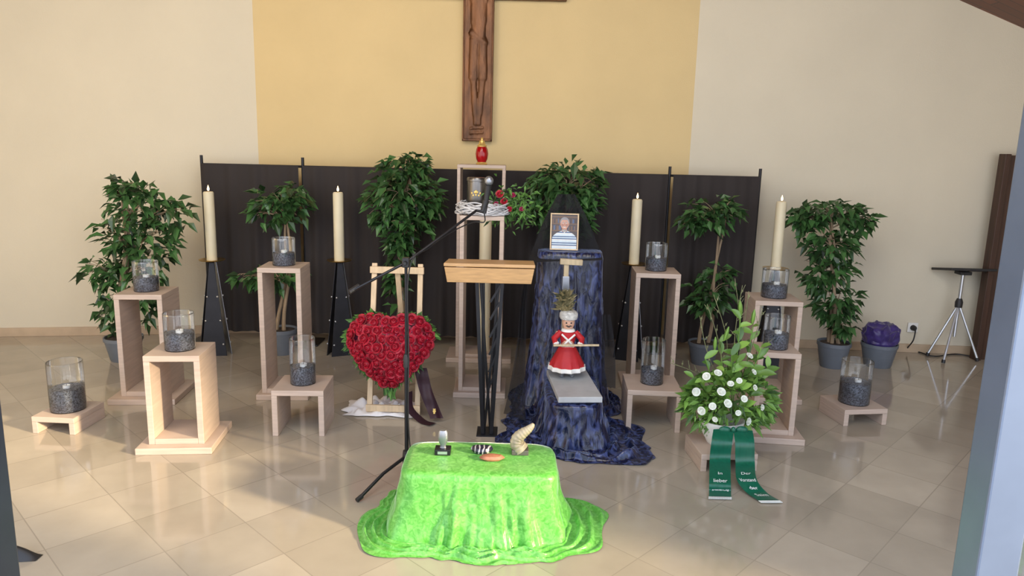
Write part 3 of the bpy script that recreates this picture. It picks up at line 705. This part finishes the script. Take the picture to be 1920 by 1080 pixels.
cab=smoothpath([m0+V((0,0,.0)),m0+V((.0,.02,-.05)),m0+V((-.06,-.01,-.05)),b0.lerp(b1,.8)+off*.3+V((0,0,-.02)),b0.lerp(b1,.62)+off*.6+V((0,0,-.015)),jp+V((.02,-.02,-.03)),V((mx+.014,YM-.012,jz*.6)),V((mx+.015,YM-.012,.25)),V((mx+.06,YM+.05,.012)),V((mx+.2,YM+.35,.008))],8)
tag(MB().tube(cab,.0035,6).build('microphone_cable',M['plastic'],o=m0),'thin black microphone cable running along boom and stand pole','cable')
# ------------------------------------------------------------------ drapes
def drape(mb,cx,cy,a,b,h,flare,spread,amp,seed,n=4,nth=320,lift=.03,z0=.004,topnoise=.003,ks=(6,10,17),nf=30,cyc=2.3,sag=1.7,irr=.22,rise=.022,crush=.0,er=.010):
    def RR(th): return (abs(math.cos(th)/a)**n+abs(math.sin(th)/b)**n)**(-1/n)
    rg=lambda x:(math.cos(2*x)*.7+.3*math.cos(4*x))
    def fold(th):
        w=th+.25*math.sin(2*th+seed)+.13*math.sin(5*th+seed*2)
        return .55*rg(ks[0]*w+seed)+.30*rg(ks[1]*w+seed*1.7)+.15*rg(ks[2]*w+seed*.6)
    rows=[('t',i/10) for i in range(1,11)]+[('s',i/28) for i in range(1,29)]+[('f',i/nf) for i in range(1,nf+1)]
    vs=[V((cx,cy,h))]
    for kd,t in rows:
        for j in range(nth):
            th=2*PI*j/nth; r0=RR(th); fo=fold(th); c_,s_=math.cos(th),math.sin(th)
            fl_=flare(th) if callable(flare) else flare
            if kd=='t': 
                r=r0*t; z=h+topnoise*noise.noise((r*c_*9,r*s_*9,seed))-(er*.6*t**10)
            elif kd=='s':
                f2=fo*(1-.35*t)+.35*t*fold(th+.22*t)
                r=r0+er*.8+fl_*t**sag+amp*f2*min(1,t*1.5+.02)*(.35+.65*t); z=h-er-(h-er-rise*.7-z0)*t
                r+=.022*noise.noise((c_*3,s_*3,t*2.5+seed))*t+crush*noise.noise((c_*9,s_*9,z*14+seed))*min(1,t*3)
            else:
                sp_=spread(th) if callable(spread) else spread
                f2=fo*.65+.35*fold(th+.22)
                r=r0+er*.8+fl_+amp*f2*(1-.4*t)+sp_*t*(1+irr*2*noise.noise((c_*2.4,s_*2.4,seed+9)))
                x_,y_=r*c_,r*s_
                ph=t*cyc+.55*noise.noise((c_*2.2,s_*2.2,seed+4))*2+.18*fo
                rip=max(0,math.sin(2*PI*ph))*.8*(.4+1.2*max(0,.5+noise.noise((c_*3,s_*3,seed+2))))+.5*max(0,noise.noise((x_*11,y_*11,seed)))
                z=z0+rise*.7*(1-t)**2+lift*rip*math.sin(PI*min(1,t*.93+.06))**.7
            vs.append(V((cx+r*c_,cy+r*s_,max(.003,z))))
    fs=[(0,1+j,1+(j+1)%nth) for j in range(nth)]
    for i in range(len(rows)-1):
        for j in range(nth): fs.append((1+i*nth+j,1+(i+1)*nth+j,1+(i+1)*nth+(j+1)%nth,1+i*nth+(j+1)%nth))
    mb.add(vs,fs)
TH=.33; gc=G(901,857,TH); GA=sz(139,gc); 
mb=MB(); drape(mb,gc.x,gc.y,GA,.19,TH,.06,lambda th:.085+.055*math.cos(th)**2,.048,2.2,n=6,lift=.022,ks=(4,6,11),nth=460,sag=1.5,irr=.40,rise=.010,crush=.008,er=.012,cyc=3.2)
tag(mb.build('green_tablecloth',M['green'],o=(gc.x,gc.y,0),ang=80),'bright green crushed velvet cloth draped over a low table','tablecloth')
bc=P(1064,600,4.92); HB=P(1064,474,4.78).z; bx=bc.x
sx=P(1073,740,4.35).x; HS=.285
mb=MB()
drape(mb,bx,4.95,sz(58,bc),.14,HB,lambda th:.07+.16*max(0,-math.sin(th))**2,.10,.042,4.1,n=5,nth=360,lift=.03,ks=(4,7,12),sag=2.4,crush=.010)
drape(mb,sx,4.33,.165,.29,HS,.06,lambda th:.045+.23*max(0,math.cos(th+.45))**1.5+.21*max(0,math.cos(th-PI+.1))**1.5,.042,1.3,n=4,nth=420,lift=.04,ks=(4,7,12),sag=1.6,irr=.3,crush=.010)
tag(mb.build('blue_velvet_cloth',M['blue'],o=(bx,4.6,0),ang=80),'midnight blue crushed velvet draped over pedestal and step','drape')
tag(MB().box((sx,4.33,HS+.026),(.265,.54,.036),Matrix.Rotation(R(5),3,'Z')).build('stone_slab',M['slab'],o=(sx,4.33,HS),bevel=.004,smooth=False),'flat grey slab lying on the blue velvet step below the doll','slab')
def sheet(mb,left,right,nu,nv,rip,seed):
    Lp=smoothpath(left,8); Rp=smoothpath(right,8); k=len(Lp)-1
    def at(pp,t):
        i=min(k-1,int(t*k)); return pp[i].lerp(pp[i+1],t*k-i)
    def f(u,v):
        p=at(Lp,v).lerp(at(Rp,v),u); r=rip*(math.sin(u*17+seed+v*1.5)+.6*math.sin(u*31+seed*2))*math.sin(PI*min(1,.15+u*.85))
        return p+V((.3*r*math.sin(v*6),r,0))
    mb.grid(f,nu,nv)
YV=5.0
veil=thing('black_veil','sheer black tulle veil hung behind the portrait and down both sides','veil',(bx,YV,0))
vl=veil.location
mb=MB()
sheet(mb,[P(1046,364,YV),P(1020,412,YV),P(999,468,YV-.02),P(990,492,YV-.26)],[P(1078,364,YV),P(1102,412,YV),P(1124,468,YV-.02),P(1129,488,YV-.26)],50,24,.012,1)
mb.build('veil_back',M['tulle'],veil,o=vl,ang=80)
YL=4.66
mb=MB(); sheet(mb,[P(990,490,YL+.08),P(977,560,YL+.03),P(970,640,YL-.04),P(956,720,YL-.15),G(944,775,.06)],[P(998,490,YL+.07),P(988,560,YL+.02),P(986,640,YL-.06),P(984,720,YL-.20),G(986,790,.10)],30,40,.012,3)
mb.build('veil_left_tail',M['tulle2'],veil,o=vl,ang=80)
mb=MB(); sheet(mb,[P(1128,590,YL-.02),P(1128,640,YL-.07),P(1128,690,YL-.12),P(1128,725,YL-.17)],[P(1144,590,YL),P(1152,640,YL-.05),P(1154,690,YL-.10),P(1154,728,YL-.14)],26,30,.010,5)
mb.build('veil_right_tail',M['tulle2'],veil,o=vl,ang=80)
pc=P(1057,471,4.88); pw=sz(54,pc)*.98; ph=sz(66,pc)*1.04
o=thing('portrait_frame','framed portrait photo of smiling grey-haired man in striped sweater','photo frame',(pc.x,4.88,HB+.004)); o.rotation_euler=(R(-8),0,R(-2))
fw=.009
mb=MB().box((0,0,fw/2),(pw,.018,fw)).box((0,0,ph-fw/2),(pw,.018,fw)).box((-pw/2+fw/2,0,ph/2),(fw,.018,ph-2*fw)).box((pw/2-fw/2,0,ph/2),(fw,.018,ph-2*fw))
mb.build('frame',M['pine'],o,bevel=.002,smooth=False)
MB().box((0,.02,ph*.3),(pw*.3,.004,ph*.6)).box((0,.006,ph/2),(pw-.01,.004,ph-.01)).build('backing',M['plastic'],o,smooth=False)
cols=[('photo_backdrop',(.07,.05,.045)),('photo_shelf',(.16,.09,.05)),('photo_sweater',(.55,.64,.70)),('photo_stripe',(.05,.10,.22)),('photo_skin',(.50,.27,.19)),('photo_hair',(.24,.24,.25)),('photo_dark',(.06,.04,.04)),('photo_light',(.68,.68,.66)),('photo_book',(.08,.12,.22)),('photo_shade',(.36,.17,.12))]
pm=[mat(n,c,.3,var=.08,scale=30) for n,c in cols]
iw=pw-2*fw; ih=ph-2*fw
mb=MB(); lay=[0]
def pl(pts,mi):
    lay[0]+=.00010; mb.poly([((x)*iw/2,.002-lay[0],fw+(z)*ih) for x,z in pts],mi)
def ovl(cx,cz,rx,rz,mi,a0=0,a1=360): pl([(cx+rx*math.cos(R(a0+(a1-a0)*i/24)),cz+rz*math.sin(R(a0+(a1-a0)*i/24))) for i in range(25 if a1-a0<360 else 24)],mi)
pl([(-1,0),(1,0),(1,1),(-1,1)],0)
for z in(.52,.72,.92): pl([(-1,z),(1,z),(1,z+.03),(-1,z+.03)],1)
random.seed(9)
for z in(.55,.75):
    x=-1
    while x<.93:
        w=random.uniform(.05,.11); pl([(x,z),(x+w*.8,z),(x+w*.8,z+random.uniform(.1,.15)),(x,z+.12)],random.choice([8,1,6,6,1])); x+=w
body=lambda z: .96*(1-max(0,(z-.26)/.30)**2.4) if z<.55 else .2
for i in range(18):
    z0=i*.031; z1=z0+.031; a,b=body(z0),body(z1); a=max(a,.2); b=max(b,.18); pl([(-a,z0),(a,z0),(b,z1),(-b,z1)],[2,2,7,3,2,3][i%6])
pl([(-.2,.50),(.2,.50),(.18,.62),(-.18,.62)],9); pl([(-.22,.56),(0,.48),(.22,.56),(.13,.53),(0,.46),(-.13,.53)],7)
ovl(0,.765,.37,.165,5); ovl(0,.725,.31,.155,4); ovl(0,.845,.31,.055,5,0,180)
ovl(-.32,.715,.05,.035,9); ovl(.32,.715,.05,.035,9)
ovl(-.16,.69,.10,.04,9); ovl(.16,.69,.10,.04,9)
for s in(-1,1):
    ovl(s*.12,.748,.055,.012,7); ovl(s*.12,.748,.022,.011,6); ovl(s*.12,.780,.085,.009,5)
pl([(-.04,.69),(.04,.69),(.018,.75),(-.018,.75)],9); ovl(0,.645,.12,.020,7,180,360); ovl(0,.652,.13,.005,6)
mb.build('photo_print',pm,o,smooth=False,recalc=False)
# T post behind doll
tp=V((P(1060,500,4.70).x,4.61,HS))
tz=P(1066,486,4.60).z-HS
o=thing('wooden_post','pale golden T-shaped wooden post standing behind the doll','post',tp)
MB().box((0,0,tz/2-.01),(.032,.026,tz-.02)).build('upright',M['paleoak'],o,bevel=.003,smooth=False)
MB().box((.03,-.005,tz-.018),(.145,.04,.036),Matrix.Rotation(R(2),3,'Y')).build('crossbar',M['paleoak'],o,bevel=.003,smooth=False)
MB().box((0,-.0,tz*.80),(.046,.034,.09)).build('collar',M['greymetal'],o,bevel=.004,smooth=False)
MB().box((0,-.0,.008),(.10,.09,.016)).build('foot',M['paleoak'],o,bevel=.003,smooth=False)
# doll
dz=HS+.0445
dp_=P(1062,700,4.46); dl_=V((dp_.x,4.46,dz))
hd=P(1064,588,4.46).z-dz
u=hd/.37*.95
o=thing('doll','wooden doll in red coat and skirt with grey fur hat','doll',dl_)
mb=MB()
for s in(-1,1):
    mb.tube([(s*.03*u,0,.012*u),(s*.03*u,0,.07*u),(s*.032*u,0,.15*u)],[.015*u,.018*u,.024*u],10)
    mb.tube([(s*.055*u,0,.27*u),(s*.082*u,-.02*u,.235*u),(s*.07*u,-.06*u,.212*u)],[.018*u,.016*u,.013*u],10)
mb.lathe([(.018*u,.28*u),(.018*u,.298*u),(.028*u,.303*u),(.036*u,.322*u),(.038*u,.345*u),(.030*u,.368*u),(0,.378*u)],18)
mb.lathe([(.04*u,.14*u),(.04*u,.2*u),(.035*u,.27*u),(.02*u,.29*u)],14)
mb.build('body',M['skin'],o)
fl=lambda a,r,z:r*(1+.06*math.sin(12*a)*max(0,(.19*u-z)/(.13*u)))
MB().lathe([(.108*u,.058*u),(.105*u,.075*u),(.084*u,.12*u),(.056*u,.175*u),(.040*u,.195*u)],36,fn=fl).build('skirt',M['dollred'],o)
MB().lathe([(.110*u,.048*u),(.113*u,.052*u),(.110*u,.072*u),(.106*u,.074*u)],36,fn=lambda a,r,z:r*(1+.06*math.sin(12*a))).build('skirt_hem',M['dollwhite'],o)
mb=MB().lathe([(.042*u,.185*u),(.040*u,.21*u),(.049*u,.25*u),(.049*u,.275*u),(.027*u,.295*u)],22,sy=.8)
for s in(-1,1): mb.tube([(s*.044*u,0,.275*u),(s*.083*u,-.02*u,.24*u),(s*.075*u,-.055*u,.216*u)],[.019*u,.019*u,.017*u],10)
mb.build('coat',M['dollred'],o)
mb=MB().lathe([(.044*u,.186*u),(.046*u,.19*u),(.046*u,.2*u),(.043*u,.202*u)],20,sy=.9).tube([(-.04*u,-.034*u,.27*u),(0,-.044*u,.235*u),(.034*u,-.036*u,.195*u)],.006*u,6).tube([(.04*u,-.034*u,.27*u),(0,-.044*u,.235*u),(-.034*u,-.036*u,.195*u)],.006*u,6)
mb.lathe([(.026*u,.280*u),(.042*u,.283*u),(.038*u,.296*u),(.022*u,.300*u)],18)
for s in(-1,1): mb.ell((s*.073*u,-.052*u,.22*u),(.019*u,.015*u,.013*u),10,6)
mb.build('belt_and_collar',M['dollwhite'],o)
mb=MB()
for s in(-1,1): mb.ell((s*.014*u,-.035*u,.340*u),(.006*u,.003*u,.005*u),8,5)
mb.ell((0,-.0345*u,.316*u),(.010*u,.003*u,.003*u),8,5); mb.ell((0,-.039*u,.329*u),(.006*u,.006*u,.008*u),8,5,mi=1)
mb.tube([(-.017*u,-.035*u,.322*u),(0,-.038*u,.3235*u),(.017*u,-.035*u,.322*u)],.003*u,5)
mb.build('face',[M['wick'],M['skin']],o)
MB().lathe([(.040*u,.356*u),(.050*u,.358*u),(.056*u,.372*u),(.055*u,.392*u),(.045*u,.405*u),(0,.410*u)],22).build('fur_hat',M['fur'],o)
mb=MB()
for s in(-1,1): mb.ell((s*.031*u,-.012*u,.012*u),(.018*u,.032*u,.014*u),10,6); mb.tube([(s*.03*u,0,.012*u),(s*.03*u,0,.06*u)],.02*u,10)
mb.build('boots',M['greymetal'],o)
lb=MB(); random.seed(4)
for i in range(190):
    a=random.uniform(-1.5,1.1); lb.leaf((random.uniform(-.045,.015)*u-.01,random.uniform(-.01,.01),random.uniform(.40,.50)*u),(math.sin(a),random.uniform(-.6,.3),abs(math.cos(a))),random.uniform(.03,.075)*u,.014*u,(0,-1,0),droop=.1)
lb.build('plume',M['feather'],o,smooth=False,recalc=False)
mb=MB().tube([dl_+V((-.09*u,-.080*u,.212*u)),dl_+V((.18*u,-.080*u,.220*u))],.007*u,10)
tag(mb.build('baton',M['paleoak'],o=dl_+V((.04*u,-.080*u,.215*u)),ang=50),'pale wooden baton held across the front of the doll','baton')
# ------------------------------------------------------------------ things on the green table
zt2=TH+.002
p=G(829,856,zt2)+V((0,.04,0))
o=thing('trophy','small dark metal trophy on block at the left of green cloth','trophy',p)
MB().box((0,0,.014),(.075,.06,.028)).build('base_block',M['black'],o,bevel=.003,smooth=False)
MB().lathe([(.016,.028),(.013,.04),(.020,.055),(.024,.08),(.022,.105),(.017,.114)],16,sy=.6).build('figure',M['greymetal'],o)
MB().box((0,-.031,.014),(.045,.003,.014)).build('plate',M['steel'],o,smooth=False)
p=G(975,856,zt2)+V((0,.04,0))
o=thing('horn_figurine','cream-grey curled horn-like figurine on small base at right of green cloth','figurine',p)
MB().box((0,0,.012),(.08,.06,.024)).build('base_block',M['darkbase'],o,bevel=.003,smooth=False)
sp_=smoothpath([(.006,0,.018),(-.014,0,.045),(-.012,0,.075),(.010,0,.100),(.034,0,.118),(.052,0,.136),(.060,0,.150)],8); k_=len(sp_)-1
mb=MB().tube(sp_,[.034*(1-i/k_)**.75*(1+.06*math.sin(i*1.7))+.005 for i in range(k_+1)],14)
mb.build('figure',M['horn'],o)
p=G(903,853,zt2)+V((0,.03,0))
mb=MB(); mb.lathe([(0,0),(.035,.003),(.042,.016),(.036,.028),(.02,.033),(0,.034)],28,sx=1.25,sy=.8,fn=lambda a,r,z:r*(1+.10*math.sin(3*a)))
mS=bpy.data.materials.new('striped_glaze'); mS.use_nodes=True; nt=mS.node_tree; wv=N(nt,'ShaderNodeTexWave'); wv.inputs['Scale'].default_value=14; wv.inputs['Distortion'].default_value=6
tc=N(nt,'ShaderNodeTexCoord'); nt.links.new(tc.outputs['Object'],wv.inputs['Vector']); rp=N(nt,'ShaderNodeValToRGB'); rp.color_ramp.elements[0].color=(.012,.012,.03,1); rp.color_ramp.elements[1].color=(.45,.45,.46,1); rp.color_ramp.elements[0].position=.74; rp.color_ramp.elements[1].position=.84
nt.links.new(wv.outputs['Fac'],rp.inputs[0]); nt.links.new(rp.outputs[0],nt.nodes['Principled BSDF'].inputs['Base Color']); nt.nodes['Principled BSDF'].inputs['Roughness'].default_value=.3
ob=mb.build('striped_pebble',mS); ob.location=p; tag(ob,'black and white striped rounded object on the green cloth','ornament')
p=G(922,866,zt2)+V((0,.02,0))
mb=MB().lathe([(0,0),(.03,.002),(.04,.012),(.03,.024),(0,.027)],26,sx=1.4,sy=.7,fn=lambda a,r,z:r*(1+.07*math.sin(2*a+1)+.04*math.sin(5*a)))
ob=mb.build('orange_stone',M['stone']); ob.location=p; tag(ob,'flat orange-brown stone at the middle of the green cloth','stone')
# ------------------------------------------------------------------ white flower bowl
c,h,_,_,_=PI_['k']; fb=V((c.x,c.y+.02,h))
fa=thing('flower_arrangement','tall arrangement of white flowers in pale bowl with green ribbons','flowers',fb)
rb_=sz(42,fb); hb=sz(48,fb)
MB().lathe([(0,0),(rb_*.55,0),(rb_*.6,.008),(rb_*.9,hb*.55),(rb_,hb),(rb_*.94,hb),(rb_*.85,hb*.6),(0,hb*.5)],32).build('bowl',M['whitewax'],fa)
YF=fb.y
def FP(x,y,dy=0): return P(x,y,YF+dy)-fb
random.seed(12)
lb=MB()
for i in range(1300):
    a=random.random()*2*PI; q=random.random()**.5; x=1366+82*q*math.cos(a); y=752+54*q*math.sin(a)
    if noise.noise((x*.03,y*.03,2))<-.2: continue
    p=FP(x,y,random.uniform(-.15,.14)*(1-q*.6)); L=random.uniform(.03,.09)
    lb.leaf(p,(x-1366+random.uniform(-60,60),-40+random.uniform(-40,40),750-y+random.uniform(-40,70)),L,L*.32,(0,-1,.5),droop=.15)
lb.build('foliage',M['spring'],fa,smooth=False,recalc=False)
lb=MB()
for (bx_,tx,ty,n_) in((1352,1322,672,7),(1360,1350,640,8),(1374,1388,598,9),(1386,1412,612,9),(1388,1428,650,8),(1372,1372,666,7),(1392,1440,690,7),(1346,1300,708,6)):
    p0,p1=FP(bx_,760),FP(tx,ty,random.uniform(-.14,.05))
    for j in range(n_):
        t=.35+.65*j/(n_-1); p=p0.lerp(p1,t); a=j*2.4+bx_*1.3; L=random.uniform(.07,.135)*(1.15-.4*t)
        lb.blade(p,(math.cos(a)*1.1+random.uniform(-.4,.4),math.sin(a)*.6-.35,random.uniform(.1,1.1)+.4*t),L,L*.38,(0,-.9,.8),droop=random.uniform(.1,.4))
    lb.tube([p0,p1],.0035,5)
for i in range(30):
    a=random.random()*2*PI; q=random.random()**.5; x=1368+66*q*math.cos(a); y=726+50*q*math.sin(a)
    p=FP(x,y,random.uniform(-.14,.05)); L=random.uniform(.06,.11); lb.blade(p,((x-1366)/60+random.uniform(-.7,.7),-.5,random.uniform(.1,1.1)),L,L*.40,(0,-.9,.8),droop=.25)
lb.build('lily_leaves',M['lime'],fa,smooth=True,recalc=False,ang=80)
for (x,y,q) in((1388,594,1.0),(1410,608,.9),(1358,638,.85),(1376,670,.9),(1340,656,.8)):
    mb=MB(); p=FP(x,y,-.06); d_=V((random.uniform(-.3,.4),-.2,1)).normalized(); mb.tube([p,p+d_*.03*q,p+d_*.07*q,p+d_*.10*q],[.005,.014*q,.013*q,.003],8)
    mb.build('lily_bud',M['lime'],fa)
tw=MB()
for (x0,x1,y1) in((1362,1338,552),(1368,1378,522),(1358,1312,592),(1372,1404,546),(1350,1256,680),(1380,1430,580),(1384,1442,640),(1362,1326,570),(1376,1392,535)):
    a=FP(x0,740); b=FP(x1,y1,random.uniform(-.05,.08)); m_=a.lerp(b,.5)+V((random.uniform(-.04,.04),0,.03)); pts=smoothpath([a,m_,b],8); tw.tube(pts,[.0032-.0001*i for i in range(len(pts))],5)
    for j in(6,8,10,12,14):
        d_=V((random.uniform(-1,1),random.uniform(-.5,.5),1)).normalized(); tw.tube([pts[j],pts[j]+d_*random.uniform(.03,.06)],.0015,4); tw.ell(pts[j]+d_*.02,(.005,.005,.008),6,5)
tw.build('twigs',M['sprig'],fa)
for (x,y) in((1306,735),(1325,706),(1336,762),(1352,735),(1386,714),(1395,748),(1413,698),(1415,727),(1364,757),(1341,786),(1428,764),(1402,790),(1316,770),(1384,774),(1370,720),(1405,668),(1346,700)):
    p=FP(x,y,-.18+.001*abs(x-1366)); put(RM['white'],'flower',fa,p,((x-1366)/60+random.uniform(-.6,.6),-1,.5+(750-y)/80+random.uniform(-.4,.5)),random.uniform(.015,.024))
ribbon([P(1357,806,YF-.14),P(1353,830,c.y-.20),P(1350,862,c.y-.21),G(1350,905,.05),G(1350,920,.012),G(1350,933,.006)],(1,.0,0),sz(39,fb)*.95,'ribbon',M['ribbon'],fa,fa.location,[('In',.036,.66),('lieber',.033,.78),('Erinnerung',.030,.89)],fringe=True)
ribbon([P(1393,808,YF-.14),P(1396,832,c.y-.20),P(1397,868,c.y-.22),G(1400,900,.05),G(1420,925,.012),G(1442,940,.006)],(1,.06,0),sz(37,fb)*.95,'ribbon',M['ribbon'],fa,fa.location,[('Der',.034,.60),('Vorstand',.031,.70),('der',.033,.80),('Saim',.036,.92)],fringe=True)
mb=MB()
for s in(-1,1): mb.ell(P(1375+s*16,806,YF-.15)-fb,(.035,.015,.022),12,8)
mb.ell(P(1375,806,YF-.155)-fb,(.014,.014,.018),10,7); mb.build('bow',M['ribbon'],fa)
# ------------------------------------------------------------------ tripod at the right
tc_=G(1783,672); zt3=P(1800,505,tc_.y).z
o=thing('tripod_stand','silver tripod stand with black tilted tray near the right wall','tripod',tc_)
for (x,y) in((1738,668),(1768,682),(1832,678)):
    e=G(x,y)-tc_; lg=MB().tube([(0,0,zt3*.62),e+V((0,0,.02))],.011,8).build('leg',M['steel'],o); MB().tube([e*.97+V((0,0,.035)),e+V((0,0,.006))],.016,8).build('rubber_foot',M['plastic'],lg)
MB().tube([(0,0,zt3*.25),(0,0,zt3*.62)],.012,8).tube([(0,0,zt3*.6),(0,0,zt3-.02)],.015,10).build('center_column',M['steel'],o)
MB().lathe([(0,zt3*.58),(.03,zt3*.58),(.032,zt3*.64),(.02,zt3*.68),(0,zt3*.68)],14).build('hub',M['plastic'],o)
MB().box((0,0,zt3),(.40,.3,.022),Matrix.Rotation(R(-8),3,'X')).box((0,0,zt3-.03),(.1,.1,.03)).box((.0,-.1,zt3+.012),(.25,.06,.02)).build('tray',M['plastic'],o,bevel=.005,smooth=False)
sp=P(1711,614,6.46); 
t=((sp.x-cr.x)/(dr.x)); wy=cr.y+dr.y*t
sp=P(1711,614,wy-.012)
o=thing('wall_socket','white wall socket with black plug low on the right wall','socket',sp,math.atan2(dr.y,dr.x))
MB().box((0,0,0),(.09,.016,.09)).build('cover',M['socket'],o,bevel=.004,smooth=False)
ob=MB().lathe([(0,0),(.026,0),(.024,.03),(.010,.055),(0,.055)],16).build('plug',M['plastic'],o); ob.rotation_euler=(R(90),0,0); ob.location=(0,-.006,0)
cab=smoothpath([sp+V((0,-.055,0)),sp+V((-.03,-.09,-.1)),G(1700,657,.01),G(1722,660,.008),G(1752,668,.008),G(1790,664,.008),G(1820,668,.008)],10)
tag(MB().tube(cab,.006,6).build('power_cable',M['plastic'],o=cab[0]),'black power cable running from wall socket along the floor to tripod','cable')
# ------------------------------------------------------------------ light
w=bpy.data.worlds.new('sky'); S.world=w; w.use_nodes=True; nt=w.node_tree; bg=nt.nodes['Background']
tc=N(nt,'ShaderNodeTexCoord'); sx_=N(nt,'ShaderNodeSeparateXYZ'); rp=N(nt,'ShaderNodeValToRGB')
nt.links.new(tc.outputs['Generated'],sx_.inputs[0]); nt.links.new(sx_.outputs['Z'],rp.inputs[0])
e=rp.color_ramp.elements; e[0].position=0; e[0].color=(.89,.90,.96,1); e[1].position=.7; e[1].color=(.6,.74,1,1)
nt.links.new(rp.outputs[0],bg.inputs['Color']); bg.inputs['Strength'].default_value=2.9
sd=bpy.data.lights.new('sun','SUN'); sd.energy=9; sd.color=(1,.80,.52); sd.angle=R(4)
so=bpy.data.objects.new('sun',sd); COL.objects.link(so)
dv=V((-1,.46,-.34)).normalized(); so.rotation_mode='QUATERNION'; so.rotation_quaternion=V((0,0,-1)).rotation_difference(dv); so.location=(8,-4,5)
def fill_light(name,loc,tgt,e,col,size):  # unseen area light added as fill
    l=bpy.data.lights.new(name,'AREA'); l.energy=e; l.color=col; l.size=size; ob=bpy.data.objects.new(name,l); COL.objects.link(ob); ob.location=loc
    ob.rotation_mode='QUATERNION'; ob.rotation_quaternion=V((0,0,-1)).rotation_difference((V(tgt)-V(loc)).normalized())
fill_light('warm_fill',(-2.6,2.4,3.4),(-3.8,6.4,1.6),45,(1,.82,.5),1.2)  # added fill warming the left wing wall, no fixture there
fill_light('hall_fill',(.4,2.2,4.1),(.6,6.0,1.0),70,(1,.93,.78),1.8)  # added overhead fill brightening the middle of the hall, no fixture
